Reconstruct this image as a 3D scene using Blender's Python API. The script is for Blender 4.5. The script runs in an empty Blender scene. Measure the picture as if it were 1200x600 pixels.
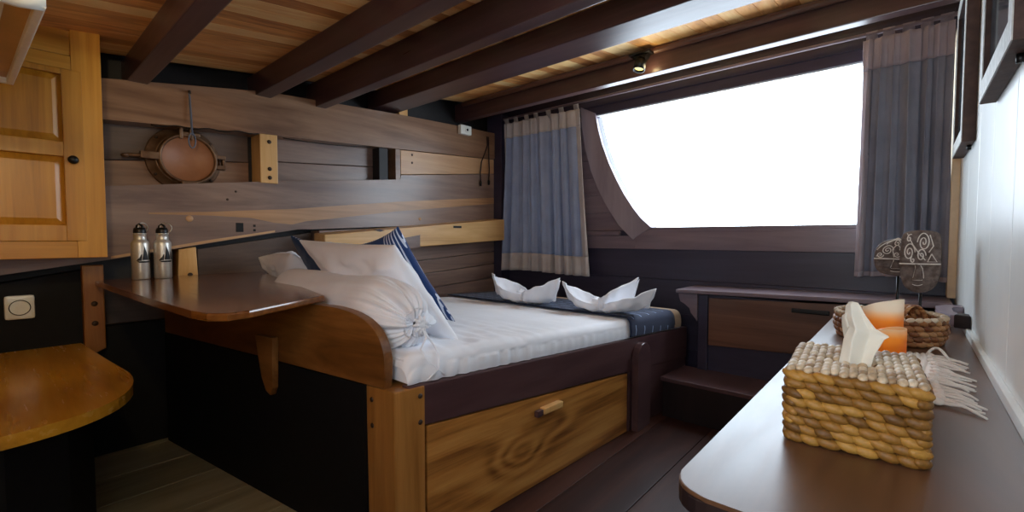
import bpy, bmesh, math, random
from mathutils import Vector, Matrix, noise as mnoise
random.seed(7)
PI = math.pi
H = 1.22                                    # eye height above the floor: all coordinates below are relative to the eye
scn = bpy.context.scene
COL = scn.collection

# ------------------------------------------------------------------ colours and materials
def lin(c):
    return tuple(((v/255.0)/12.92 if v/255.0 <= .04045 else (((v/255.0)+.055)/1.055)**2.4) for v in c) + (1.0,)

class NT:
    def __init__(s, name):
        s.m = bpy.data.materials.new(name); s.m.use_nodes = True
        s.t = s.m.node_tree; s.t.nodes.clear()
        s.out = s.n('ShaderNodeOutputMaterial')
    def n(s, typ, **kw):
        x = s.t.nodes.new(typ)
        for k, v in kw.items(): setattr(x, k, v)
        return x
    def l(s, a, b): s.t.links.new(a, b)
    def math(s, op, a, b=None, c=None):
        x = s.n('ShaderNodeMath', operation=op)
        for i, v in enumerate((a, b, c)):
            if v is None: continue
            if isinstance(v, (int, float)): x.inputs[i].default_value = v
            else: s.l(v, x.inputs[i])
        return x.outputs[0]
    def ramp(s, fac, stops, interp='LINEAR'):
        r = s.n('ShaderNodeValToRGB'); r.color_ramp.interpolation = interp
        e = r.color_ramp.elements
        while len(e) < len(stops): e.new(.5)
        for i, (p, c) in enumerate(stops):
            e[i].position = p; e[i].color = lin(c) if max(c) > 1.0 else tuple(c)+(1,)
        s.l(fac, r.inputs[0]); return r.outputs[0]
    def noise(s, vec, scale, detail=4, rough=.55, dist=0):
        x = s.n('ShaderNodeTexNoise'); x.inputs['Scale'].default_value = scale
        x.inputs['Detail'].default_value = detail; x.inputs['Roughness'].default_value = rough
        x.inputs['Distortion'].default_value = dist
        if vec is not None: s.l(vec, x.inputs['Vector'])
        return x.outputs[0]
    def pos(s):
        return s.n('ShaderNodeNewGeometry').outputs['Position']
    def mix(s, fac, a, b, mode='MIX'):
        x = s.n('ShaderNodeMix', data_type='RGBA', blend_type=mode)
        for sock, v in ((x.inputs[0], fac), (x.inputs[6], a), (x.inputs[7], b)):
            if isinstance(v, (int, float)): sock.default_value = v
            elif isinstance(v, tuple): sock.default_value = lin(v)
            else: s.l(v, sock)
        return x.outputs[2]
    def bsdf(s, color, rough=.5, metal=0, bump=None, bstr=.2, bdist=.01, coat=0, **kw):
        p = s.n('ShaderNodeBsdfPrincipled')
        if isinstance(color, tuple): p.inputs['Base Color'].default_value = lin(color)
        else: s.l(color, p.inputs['Base Color'])
        if isinstance(rough, (int, float)): p.inputs['Roughness'].default_value = rough
        else: s.l(rough, p.inputs['Roughness'])
        p.inputs['Metallic'].default_value = metal
        p.inputs['Coat Weight'].default_value = coat
        p.inputs['Coat Roughness'].default_value = .15
        for k, v in kw.items(): p.inputs[k.replace('_', ' ')].default_value = v
        if bump is not None:
            b = s.n('ShaderNodeBump'); b.inputs['Strength'].default_value = bstr; b.inputs['Distance'].default_value = bdist
            s.l(bump, b.inputs['Height']); s.l(b.outputs[0], p.inputs['Normal'])
        s.l(p.outputs[0], s.out.inputs[0]); return p

def wood(name, dark, mid, light, axis='Y', rough=.38, grain=14, var=.25, coat=0, spec=.5, sapwood=None):
    """planked, varnished timber: grain runs along axis, every loose board differs a little"""
    t = NT(name)
    rnd = t.n('ShaderNodeNewGeometry').outputs['Random Per Island']
    sc = {'X': (.55, grain, grain), 'Y': (grain, .55, grain), 'Z': (grain, grain, .55)}[axis]
    mp = t.n('ShaderNodeMapping'); mp.inputs['Scale'].default_value = sc
    t.l(t.pos(), mp.inputs['Vector'])
    off = t.n('ShaderNodeCombineXYZ')
    for i in range(3): t.l(t.math('MULTIPLY', rnd, 37.0+11*i), off.inputs[i])
    va = t.n('ShaderNodeVectorMath', operation='ADD'); t.l(mp.outputs[0], va.inputs[0]); t.l(off.outputs[0], va.inputs[1])
    v = va.outputs[0]
    n1 = t.noise(v, 1.0, 6, .62, 1.1)
    n2 = t.noise(v, 5.0, 3, .6, .3)
    n3 = t.noise(t.pos(), 1.7, 2, .5)
    f = t.math('ADD', t.math('MULTIPLY', n1, .72), t.math('ADD', t.math('MULTIPLY', n2, .22), t.math('MULTIPLY', n3, .18)))
    f = t.math('ADD', f, t.math('MULTIPLY', t.math('SUBTRACT', rnd, .5), var))
    c = t.ramp(f, [(.33, dark), (.54, mid), (.76, light)])
    if sapwood:                                            # pale streaks of sapwood
        ms = t.n('ShaderNodeMapping'); ms.inputs['Scale'].default_value = (1.2, .35, 5.5)
        t.l(t.pos(), ms.inputs['Vector'])
        w = t.noise(ms.outputs[0], 1.0, 2, .5, .4)
        c = t.mix(t.ramp(w, [(.58, (0, 0, 0)), (.66, (1, 1, 1))]), c, sapwood)
    r = t.math('ADD', rough-.06, t.math('MULTIPLY', n2, .14))
    t.bsdf(c, r, 0, t.math('ADD', n1, t.math('MULTIPLY', n2, .5)), .06, .004, coat, Specular_IOR_Level=spec)
    return t.m

def plain(name, c, rough=.5, metal=0, var=10, scale=25, bstr=.05, **kw):
    t = NT(name)
    n = t.noise(t.pos(), scale, 4)
    a = tuple(max(0, v-var) for v in c); b = tuple(min(255, v+var) for v in c)
    t.bsdf(t.ramp(n, [(.3, a), (.7, b)]), rough, metal, n, bstr, .004, **kw)
    return t.m

def cloth(name, c, rough=.9, var=6, weave=420, bstr=.15, **kw):
    t = NT(name)
    p = t.pos()
    n = t.noise(p, weave, 2)
    g = t.noise(p, 6, 3)
    a = tuple(max(0, v-var) for v in c); b = tuple(min(255, v+var) for v in c)
    t.bsdf(t.ramp(g, [(.3, a), (.7, b)]), rough, 0, n, bstr, .002, Sheen_Weight=.15, **kw)
    return t.m

M = {}
M['beam'] = wood('dark varnished beam wood', (46, 30, 31), (68, 45, 45), (90, 63, 61), 'X', .3, 7, .1)
M['ceil'] = wood('ceiling board wood', (176, 112, 58), (234, 168, 98), (250, 208, 142), 'Y', .42, 12, .45)
M['hull'] = wood('grey brown hull plank wood', (84, 65, 58), (118, 95, 86), (152, 126, 110), 'Y', .3, 6, .2)
M['hull_tan'] = wood('tan hull plank wood', (156, 116, 80), (192, 148, 106), (214, 174, 130), 'Y', .36, 7, .2)
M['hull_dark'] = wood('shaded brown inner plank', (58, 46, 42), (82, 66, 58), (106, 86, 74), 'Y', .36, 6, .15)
M['clamp'] = wood('brown clamp wood', (84, 56, 42), (122, 88, 64), (154, 118, 90), 'Y', .32, 7, .1)
M['void'] = plain('shade dark recess', (24, 20, 21), .55, 0, 5)  # near-black colour carries the shade inside recesses and gaps
M['navy'] = wood('dark navy painted boards', (36, 32, 46), (50, 45, 62), (62, 56, 74), 'X', .36, 5, .1)
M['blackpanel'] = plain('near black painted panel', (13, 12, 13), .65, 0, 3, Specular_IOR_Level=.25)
M['teak'] = wood('golden teak', (138, 84, 18), (186, 126, 36), (210, 152, 58), 'Z', .33, 11, .15)
M['teakY'] = wood('golden teak lengthwise', (138, 84, 18), (186, 126, 36), (210, 152, 58), 'Y', .33, 11, .15)
M['block'] = wood('pale yellow timber', (186, 132, 70), (218, 166, 98), (232, 188, 126), 'Z', .4, 8, .1)
M['headwood'] = wood('pale headboard timber', (176, 128, 72), (212, 166, 106), (230, 190, 134), 'Y', .35, 7, .1)
M['table'] = wood('brown varnished tabletop', (74, 40, 16), (112, 66, 28), (146, 90, 42), 'X', .16, 9, .1, coat=.5)
M['desk'] = wood('orange brown varnished desktop', (150, 100, 24), (204, 146, 42), (224, 172, 70), 'X', .25, 6, .1, coat=.2)
M['panelw'] = wood('warm brown head panel', (76, 43, 18), (116, 72, 32), (156, 104, 54), 'X', .3, 7, .1)
M['postw'] = wood('orange brown bed post', (92, 54, 20), (142, 92, 40), (176, 122, 62), 'Z', .3, 9, .3)
M['rail'] = wood('dark maroon bed rail wood', (58, 38, 40), (78, 54, 55), (96, 70, 69), 'Y', .3, 4, .05)
M['countert'] = wood('varnished counter wood', (62, 40, 26), (92, 62, 42), (118, 84, 60), 'Y', .33, 4, .1, spec=.72)
M['counterb'] = wood('dark counter body', (20, 13, 14), (30, 20, 21), (42, 30, 30), 'Z', .4, 7, .1)
M['floor'] = wood('dark red brown floorboards', (38, 20, 17), (56, 31, 25), (78, 48, 38), 'Y', .42, 6, .25, spec=.2)
M['floor_lit'] = wood('lit olive brown floorboards', (108, 96, 68), (146, 132, 98), (172, 156, 122), 'Y', .5, 6, .3)  # paler olive tone carries the light falling on this floor strip
M['cabdoor'] = wood('reddish brown cabinet door', (70, 44, 34), (104, 70, 54), (128, 90, 70), 'X', .34, 8, .1)
M['trimw'] = wood('grey mauve window trim', (88, 75, 82), (115, 99, 106), (136, 119, 124), 'X', .3, 5, .1)
M['white_wall'] = plain('white painted boards', (236, 240, 238), .36, 0, 4, 6, .05)
M['cream'] = plain('cream painted trim', (226, 204, 170), .5, 0, 6)
M['white'] = plain('white plastic', (240, 242, 234), .35, 0, 4)
M['black'] = plain('black metal', (18, 17, 17), .4, .3, 4)
M['dark_bolt'] = plain('dark bolt head', (58, 40, 28), .5, .2, 8)
M['steel'] = plain('brushed steel', (216, 212, 204), .4, .7, 6, 60)
M['brass'] = plain('aged bronze', (112, 84, 62), .45, .6, 22, 14)
M['copper'] = plain('brown deadlight plate', (150, 98, 64), .5, .1, 8, 8)
M['rope'] = cloth('blue grey cord', (96, 104, 122))
M['cable'] = plain('dark brown cable', (44, 22, 20), .5)
M['sheet'] = cloth('white sheet', (240, 242, 248), .85, 4, 300, .1)
M['beigec'] = cloth('beige cover', (186, 158, 128))
M['cur_panel'] = cloth('slate blue curtain', (146, 160, 190), .9, 8)
M['cur_trim'] = cloth('greige curtain border', (190, 182, 178), .9, 8)
M['cur_panel2'] = cloth('grey curtain', (130, 132, 146), .9, 8)
M['cur_trim2'] = cloth('mauve curtain border', (164, 152, 158), .9, 8)
M['navycloth'] = cloth('navy cloth', (26, 62, 104), .85, 6)
M['tissue'] = cloth('tissue paper', (226, 222, 208), .9, 3, 200, .1)
M['fringe'] = cloth('off white yarn', (234, 228, 218), .95, 10, 300, .3)
M['stone'] = plain('weathered carved wood', (98, 82, 74), .75, 0, 26, 45, .5)
M['relief'] = plain('whitewash and highlight lines', (222, 214, 204), .8, 0, 14, 60, .2)
M['frame_dark'] = plain('rough dark brown timber', (66, 40, 30), .6, 0, 14, 30, .3)
M['frame_white'] = plain('whitewashed timber', (206, 208, 204), .6, 0, 20, 40, .4)
M['taupe'] = plain('taupe timber edge', (118, 100, 92), .6, 0, 8, 30, .2)
M['soil'] = plain('tan translucent panel', (196, 150, 88), .3, 0, 8, 8)
M['pane_orange'] = plain('orange translucent panel', (206, 134, 36), .3, 0, 8, 8)
M['archw'] = wood('grey mauve wood with haze', (114, 103, 114), (140, 128, 138), (158, 146, 154), 'Z', .32, 5, .1)  # bluish paleness puts window light and haze into the wood colour

def m_weave(name, a, b, c):
    t = NT(name)
    rnd = t.n('ShaderNodeNewGeometry').outputs['Random Per Island']
    n = t.noise(t.pos(), 160, 3)
    f = t.math('ADD', t.math('MULTIPLY', rnd, .6), t.math('MULTIPLY', n, .4))
    t.bsdf(t.ramp(f, [(.2, a), (.5, b), (.8, c)]), .55, 0, n, .3, .003); return t.m
M['weave_gold'] = m_weave('golden woven straw', (98, 64, 20), (142, 98, 34), (178, 132, 56))
M['weave_pale'] = m_weave('pale woven straw', (164, 136, 104), (202, 180, 148), (224, 208, 182))
M['weave_brown'] = m_weave('brown woven straw', (108, 62, 34), (156, 104, 62), (196, 148, 98))

def m_knot():
    """golden plank with two swirling knots in its grain"""
    t = NT('knotty golden plank')
    s = t.n('ShaderNodeSeparateXYZ'); t.l(t.pos(), s.inputs[0])
    y, z = s.outputs[1], s.outputs[2]
    mp = t.n('ShaderNodeMapping'); mp.inputs['Scale'].default_value = (3, 1.1, 6); t.l(t.pos(), mp.inputs[0])
    w = t.noise(mp.outputs[0], 1.0, 3, .5, .6)
    v = t.math('ADD', t.math('MULTIPLY', t.math('ADD', z, t.math('MULTIPLY', y, .06)), 16.0), t.math('MULTIPLY', w, 4.0))
    for ky, kz, a, sy, sz in ((1.62, H-1.02, 7.0, .16, .075), (1.86, H-.95, 3.5, .16, .06), (1.75, H-1.14, 1.5, .4, .1)):
        dy = t.math('MULTIPLY', t.math('SUBTRACT', y, ky), 1/sy); dz = t.math('MULTIPLY', t.math('SUBTRACT', z, kz), 1/sz)
        d2 = t.math('ADD', t.math('MULTIPLY', dy, dy), t.math('MULTIPLY', dz, dz))
        v = t.math('ADD', v, t.math('MULTIPLY', t.math('POWER', 2.718, t.math('MULTIPLY', d2, -1.0)), a))
    sn = t.math('SINE', t.math('MULTIPLY', v, 2.2))
    mp2 = t.n('ShaderNodeMapping'); mp2.inputs['Scale'].default_value = (20, 1.0, 34); t.l(t.pos(), mp2.inputs[0])
    g = t.noise(mp2.outputs[0], 1.0, 5, .6, .5)
    f = t.math('ADD', t.math('MULTIPLY', sn, .085), t.math('ADD', t.math('MULTIPLY', g, .6), t.math('MULTIPLY', w, .25)))
    c = t.ramp(f, [(.22, (112, 66, 28)), (.42, (176, 118, 56)), (.62, (202, 146, 78))])
    t.bsdf(c, .3, 0, g, .1, .004); return t.m
M['knot'] = m_knot()

def m_stripe(name, base, line, freq, dirv, thick=.2, dashes=0):
    t = NT(name)
    d = t.n('ShaderNodeVectorMath', operation='DOT_PRODUCT'); t.l(t.pos(), d.inputs[0]); d.inputs[1].default_value = dirv
    n = t.noise(t.pos(), 18, 2)
    f = t.math('FRACT', t.math('ADD', t.math('MULTIPLY', d.outputs['Value'], freq), t.math('MULTIPLY', n, .12)))
    k = t.math('LESS_THAN', f, thick)
    if dashes:
        d2 = t.n('ShaderNodeVectorMath', operation='DOT_PRODUCT'); t.l(t.pos(), d2.inputs[0]); d2.inputs[1].default_value = (dirv[1], dirv[0], dirv[2]+.4)
        k = t.math('MULTIPLY', k, t.math('LESS_THAN', t.math('FRACT', t.math('MULTIPLY', d2.outputs['Value'], dashes)), .72))
    t.bsdf(t.mix(k, base, line), .85, 0, t.noise(t.pos(), 380, 2), .15, .002, Sheen_Weight=.1)
    return t.m
M['stripe'] = m_stripe('navy striped cushion cloth', (22, 50, 104), (206, 214, 230), 52, (1, .22, .25), .3)
def m_border():
    t = NT('navy cushion cloth with striped border')
    d = t.n('ShaderNodeVectorMath', operation='DOT_PRODUCT'); t.l(t.pos(), d.inputs[0]); d.inputs[1].default_value = (1, .04, .167)
    v = t.math('ADD', d.outputs['Value'], t.math('MULTIPLY', t.noise(t.pos(), 5, 1), .012))
    k = t.math('MULTIPLY', t.math('LESS_THAN', t.math('FRACT', t.math('MULTIPLY', v, 46)), .36), t.math('GREATER_THAN', v, -1.795))
    t.bsdf(t.mix(k, (22, 56, 108), (204, 212, 228)), .85, 0, t.noise(t.pos(), 380, 2), .15, .002, Sheen_Weight=.1)
    return t.m
M['border'] = m_border()
M['runner'] = m_stripe('navy ikat runner cloth', (13, 28, 60), (130, 150, 184), 9.0, (0, 1, 0), .08, 9)

def m_cup():
    t = NT('frosted orange cup')
    s = t.n('ShaderNodeSeparateXYZ'); t.l(t.n('ShaderNodeTexCoord').outputs['Object'], s.inputs[0])
    f = t.math('MULTIPLY', s.outputs[2], 1/.2)
    c = t.ramp(f, [(.58, (255, 186, 62)), (.74, (255, 196, 96)), (.90, (248, 240, 224))])
    p = t.n('ShaderNodeBsdfPrincipled'); t.l(c, p.inputs['Base Color']); p.inputs['Roughness'].default_value = .35
    tr = t.n('ShaderNodeBsdfTranslucent'); t.l(c, tr.inputs[0])
    mx = t.n('ShaderNodeMixShader'); mx.inputs[0].default_value = .72
    t.l(p.outputs[0], mx.inputs[1]); t.l(tr.outputs[0], mx.inputs[2]); t.l(mx.outputs[0], t.out.inputs[0])
    return t.m
M['cup'] = m_cup()

def m_pane(name, tint=(255, 255, 255), fac=.06):
    t = NT(name)
    a = t.n('ShaderNodeBsdfTransparent'); a.inputs[0].default_value = lin(tint)
    g = t.n('ShaderNodeBsdfGlossy'); g.inputs['Roughness'].default_value = .02
    mx = t.n('ShaderNodeMixShader'); mx.inputs[0].default_value = fac
    t.l(a.outputs[0], mx.inputs[1]); t.l(g.outputs[0], mx.inputs[2]); t.l(mx.outputs[0], t.out.inputs[0])
    return t.m
M['pane'] = m_pane('clear window pane')
M['picglass'] = plain('dark glazed print', (52, 74, 84), .08, 0, 22, 9, 0)
def m_emit(name, c, s):
    t = NT(name); e = t.n('ShaderNodeEmission'); e.inputs[0].default_value = lin(c); e.inputs[1].default_value = s
    t.l(e.outputs[0], t.out.inputs[0]); return t.m
M['lens'] = m_emit('lit lamp lens', (255, 232, 130), 2.5)

# ------------------------------------------------------------------ mesh building
class MB:
    def __init__(s): s.bm = bmesh.new()
    def hexa(s, v, bevel=0):
        """8 points: bottom ring of four, then top ring of four"""
        b = s.bm; vs = [b.verts.new(p) for p in v]
        for f in ((3, 2, 1, 0), (4, 5, 6, 7), (0, 1, 5, 4), (1, 2, 6, 5), (2, 3, 7, 6), (3, 0, 4, 7)):
            b.faces.new([vs[i] for i in f])
        if bevel: s._bev(vs, bevel)
        return s
    def _bev(s, vs, w, seg=2):
        es = {e for v in vs for e in v.link_edges}
        bmesh.ops.bevel(s.bm, geom=list(es), offset=w, segments=seg, profile=.6, affect='EDGES', clamp_overlap=True)
    def box(s, x0, x1, y0, y1, z0, z1, bevel=0, mat=None):
        v = [(x0, y0, z0), (x1, y0, z0), (x1, y1, z0), (x0, y1, z0), (x0, y0, z1), (x1, y0, z1), (x1, y1, z1), (x0, y1, z1)]
        if mat: v = [mat @ Vector(p) for p in v]
        s.hexa(v, bevel); return s
    def prism(s, poly, ext, bevel=0):
        """closed polygon (3D points) extruded by a vector"""
        e = Vector(ext); b = s.bm
        a = [b.verts.new(p) for p in poly]; c = [b.verts.new(Vector(p)+e) for p in poly]
        n = len(poly); fs = [b.faces.new(a[::-1]), b.faces.new(c)]
        for i in range(n): b.faces.new((a[i], a[(i+1) % n], c[(i+1) % n], c[i]))
        if bevel:
            es = [ed for f in fs for ed in f.edges]
            bmesh.ops.bevel(b, geom=list(set(es)), offset=bevel, segments=2, profile=.6, affect='EDGES', clamp_overlap=True)
        return s
    def tube(s, pts, r, seg=8, caps=True):
        b = s.bm; pts = [Vector(p) for p in pts]; n = len(pts); prev = None; rings = []
        rr = r if isinstance(r, (list, tuple)) else [r]*n
        for i, p in enumerate(pts):
            t = (pts[min(i+1, n-1)]-pts[max(i-1, 0)]).normalized()
            if prev is None:
                up = Vector((0, 0, 1)) if abs(t.z) < .9 else Vector((1, 0, 0))
                prev = t.cross(up).normalized()
            u = (prev - t*prev.dot(t)).normalized(); prev = u; w = t.cross(u)
            rings.append([b.verts.new(p+(u*math.cos(2*PI*k/seg)+w*math.sin(2*PI*k/seg))*rr[i]) for k in range(seg)])
        for i in range(n-1):
            for k in range(seg):
                f = b.faces.new((rings[i][k], rings[i][(k+1) % seg], rings[i+1][(k+1) % seg], rings[i+1][k])); f.smooth = True
        if caps: b.faces.new(rings[0][::-1]); b.faces.new(rings[-1])
        return s
    def lathe(s, prof, c, axis=(0, 0, 1), seg=32):
        b = s.bm; a = Vector(axis).normalized(); u = a.orthogonal().normalized(); w = a.cross(u); c = Vector(c); rings = []
        for r, h in prof:
            if r < 1e-6: rings.append([b.verts.new(c+a*h)])
            else: rings.append([b.verts.new(c+a*h+(u*math.cos(2*PI*k/seg)+w*math.sin(2*PI*k/seg))*r) for k in range(seg)])
        for p, q in zip(rings, rings[1:]):
            for k in range(seg):
                k2 = (k+1) % seg
                if len(p) == 1 and len(q) == 1: continue
                vs = (p[0], q[k2], q[k]) if len(p) == 1 else (p[k], p[k2], q[0]) if len(q) == 1 else (p[k], p[k2], q[k2], q[k])
                f = b.faces.new(vs); f.smooth = True
        return s
    def grid(s, fn, nu, nv, closed_u=False):
        b = s.bm
        g = [[b.verts.new(fn(i/(nu if closed_u else nu-1), j/(nv-1))) for j in range(nv)] for i in range(nu)]
        for i in range(nu if closed_u else nu-1):
            for j in range(nv-1):
                i2 = (i+1) % nu
                f = b.faces.new((g[i][j], g[i2][j], g[i2][j+1], g[i][j+1])); f.smooth = True
        return s
    def lump(s, c, ax, ay, az, nu=10, nv=6):
        """ellipsoid with half-axes given as vectors"""
        b = s.bm; c = Vector(c); ax, ay, az = Vector(ax), Vector(ay), Vector(az)
        top = b.verts.new(c+ax); bot = b.verts.new(c-ax); rings = []
        for j in range(1, nv):
            th = PI*j/nv
            rings.append([b.verts.new(c+ax*math.cos(th)+(ay*math.cos(2*PI*k/nu)+az*math.sin(2*PI*k/nu))*math.sin(th)) for k in range(nu)])
        for k in range(nu):
            f = b.faces.new((top, rings[0][k], rings[0][(k+1) % nu])); f.smooth = True
            f = b.faces.new((bot, rings[-1][(k+1) % nu], rings[-1][k])); f.smooth = True
        for p, q in zip(rings, rings[1:]):
            for k in range(nu):
                f = b.faces.new((p[k], q[k], q[(k+1) % nu], p[(k+1) % nu])); f.smooth = True
        return s
    def build(s, name, mat, parent=None, solid=0, subsurf=0, recalc=True, origin=None):
        if recalc: bmesh.ops.recalc_face_normals(s.bm, faces=s.bm.faces)
        root = Vector((0, 0, 0)); p = parent
        while p is not None: root += p.location; p = p.parent
        me = bpy.data.meshes.new(name)
        o = bpy.data.objects.new(name, me); COL.objects.link(o)
        if parent is not None: o.parent = parent
        off = Vector((0, 0, H)) - root
        if origin is None and parent is None:
            xs = [v.co for v in s.bm.verts]
            origin = Vector(((min(v.x for v in xs)+max(v.x for v in xs))/2, (min(v.y for v in xs)+max(v.y for v in xs))/2, min(v.z for v in xs)))
        if origin is not None:
            origin = Vector(origin); o.location = off + origin; off = -origin
        for v in s.bm.verts: v.co += off
        s.bm.to_mesh(me); s.bm.free()
        me.materials.append(M[mat] if isinstance(mat, str) else mat)
        if solid:
            m = o.modifiers.new('thickness', 'SOLIDIFY'); m.thickness = solid; m.offset = 0
        if subsurf:
            m = o.modifiers.new('smooth', 'SUBSURF'); m.levels = subsurf; m.render_levels = subsurf
        return o

def tag(o, label, cat, group=None, kind=None):
    o['label'] = label; o['category'] = cat
    if group: o['group'] = group
    if kind: o['kind'] = kind
    return o
def thing(name, label, cat, loc, group=None):
    o = bpy.data.objects.new(name, None); COL.objects.link(o); o.location = Vector(loc)+Vector((0, 0, H)); o.empty_display_size = .05
    return tag(o, label, cat, group)
def struct(mb, name, mat, parent=None, **kw):
    o = mb.build(name, mat, parent, **kw)
    if parent is None: o['kind'] = 'structure'
    return o
def lerp(a, b, t): return a+(b-a)*t
def clamp(x, a, b): return max(a, min(b, x))

XR, YW, ZF = .19, 3.65, -1.22
def ceil_z(y): return 1.03+.12*(y-.6)

# ------------------------------------------------------------------ the setting
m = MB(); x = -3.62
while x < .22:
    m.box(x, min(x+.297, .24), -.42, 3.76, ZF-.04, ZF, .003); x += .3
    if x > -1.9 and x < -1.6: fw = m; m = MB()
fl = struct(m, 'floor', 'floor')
struct(fw, 'lit_boards', 'floor_lit', fl)
struct(MB().box(-3.7, .3, -.45, 3.8, ZF-.1, ZF-.041), 'subfloor', 'void', fl)

m = MB(); x = -3.36; y0, y1 = -.42, 3.78
while x < .19:
    x2 = min(x+.093, .24); z0, z1 = ceil_z(y0), ceil_z(y1)
    m.hexa([(x, y0, z0), (x2, y0, z0), (x2, y1, z1), (x, y1, z1), (x, y0, z0+.03), (x2, y0, z0+.03), (x2, y1, z1+.03), (x, y1, z1+.03)], .0025); x += .095
ce = struct(m, 'ceiling', 'ceil')
m = MB(); z0, z1 = ceil_z(y0)+.031, ceil_z(y1)+.031
m.hexa([(-3.75, y0, z0), (.3, y0, z0), (.3, y1, z1), (-3.75, y1, z1), (-3.75, y0, z0+.03), (.3, y0, z0+.03), (.3, y1, z1+.03), (-3.75, y1, z1+.03)])
struct(m, 'deck_underside', 'void', ce)

# right wall: wide white boards standing upright
m = MB(); y = -.52
for y in [-.45+.43*i for i in range(10)]:
    m.box(XR, XR+.02, y+.008, min(y+.43, 3.76), ZF, 1.42, .004)
wr = struct(m, 'wall_right', 'white_wall')
struct(MB().box(XR+.021, XR+.06, -.5, 3.8, ZF-.05, 1.5), 'backing', 'white_wall', wr)
t = MB().box(XR-.016, XR, .7, 3.28, -.4, -.372, .003); struct(t, 'baseboard_right', 'white_wall')
t = MB().box(XR-.035, XR, 3.5, 3.64, -.34, 1.15, .004); struct(t, 'trim_1', 'cream')

# left wall (the hull side): dark backing, planks and ribs stand proud of it
def yz(poly, x0, x1): return [(x0, p[0], p[1]) for p in poly], (x1-x0, 0, 0)
XB, XL = -3.5, -3.35
wl = struct(MB().box(XB-.12, XB, -.42, 3.8, ZF-.05, 1.5), 'wall_left', 'void')
def plank(poly, mat='hull', x0=XB, x1=XL, bevel=.004, name='plank'):
    p, e = yz(poly, x0, x1); m = MB().prism(p, e, bevel); return struct(m, name, mat, wl)
plank([(-.4, .62), (.413, .645), (1.256, .703), (2.104, .747), (3.64, .83), (3.64, 1.1), (3.144, 1.086), (2.272, 1.052), (1.268, .994), (.419, .867), (-.4, .74)], 'clamp', XB, XL+.012, .008)
plank([(2.35, .545), (3.64, .685), (3.64, .826), (2.35, .757)], 'hull_tan')
plank([(-.4, -.25), (.427, -.124), (1.0, -.02), (1.464, .062), (1.6, .06), (3.64, .16), (3.64, .68), (2.348, .541), (2.348, .497), (1.352, .397), (1.325, .386), (1.19, .376), (.42, .283), (-.4, .19)], 'hull')
plank([(.60, .135), (.9, .138), (1.15, .130), (1.3, .100), (1.42, .092), (1.52, .118), (1.7, .140), (2.3, .222), (3.64, .370), (3.64, .430), (2.9, .362), (2.3, .305), (1.7, .236), (1.45, .205), (1.2, .185), (.9, .160), (.6, .143)], 'hull_tan', XL-.01, XL+.0015, .0006)
plank([(.427, -.12), (.9, -.035), (1.3, .035), (1.3, .048), (.9, -.018), (.427, -.106)], 'hull_tan', XL-.01, XL+.0015, .0006)
# recessed boards seen in the niche and behind the porthole
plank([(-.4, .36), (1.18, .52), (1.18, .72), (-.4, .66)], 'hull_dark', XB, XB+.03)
plank([(-.4, .14), (1.18, .33), (1.18, .515), (-.4, .355)], 'clamp', XB, XB+.034)
plank([(1.33, .35), (2.2, .45), (2.2, .6), (1.33, .54)], 'hull', XB, XB+.03)
plank([(1.33, .545), (2.2, .605), (2.2, .8), (1.33, .74)], 'hull', XB, XB+.03)
# boards behind the bed
plank([(1.62, .05), (3.64, .15), (3.64, .05), (1.62, -.13)], 'hull', XB, XL-.01)
plank([(1.62, -.14), (3.64, -.0), (3.64, -.14), (1.62, -.27)], 'hull', XB, XL)
plank([(1.62, -.275), (3.64, -.146), (3.64, -.27), (1.62, -.39)], 'hull', XB, XL)
plank([(1.62, -.395), (3.64, -.276), (3.64, -.42), (1.62, -.52)], 'hull', XB, XL)
plank([(1.62, -.525), (3.64, -.426), (3.64, -.7), (1.62, -.7)], 'hull', XB, XL)
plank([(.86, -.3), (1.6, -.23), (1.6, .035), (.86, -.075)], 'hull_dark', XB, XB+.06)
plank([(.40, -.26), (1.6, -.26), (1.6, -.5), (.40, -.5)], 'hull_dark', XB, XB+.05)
# lower boards: near black paint
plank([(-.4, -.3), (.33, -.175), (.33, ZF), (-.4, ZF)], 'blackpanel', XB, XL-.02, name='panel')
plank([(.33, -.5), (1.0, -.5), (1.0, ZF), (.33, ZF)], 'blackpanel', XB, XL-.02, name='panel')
# pale ribs between the planks, with bolts
rb = struct(MB().box(XB, XL+.012, 1.21, 1.325, .372, .712, .006), 'rib', 'block', wl)
for z in (.655, .47, .41): struct(MB().lathe([(0, .006), (.012, .006), (.014, 0)], (XL+.012, 1.27, z), (1, 0, 0), 14), 'bolt', 'dark_bolt', rb)
rb = struct(MB().prism([(XB, .735, -.30), (XB, .845, -.30), (XB, .835, -.06), (XB, .745, -.075)], (.13, 0, 0), .005), 'rib', 'block', wl)
struct(MB().lathe([(0, .006), (.013, .006), (.015, 0)], (XB+.13, .80, -.235), (1, 0, 0), 14), 'bolt', 'dark_bolt', rb)
struct(MB().box(XB, XL-.03, 2.36, 2.45, 1.05, 1.16, .004), 'rib', 'block', wl)
struct(MB().box(XB, XL-.02, 2.15, 2.235, .46, .8, .004), 'rib', 'void', wl)  # dark block stands in for the shadow at the niche's end
struct(MB().box(XB, XL-.004, 2.30, 2.352, .49, .79, .003), 'rib', 'clamp', wl)
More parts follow.
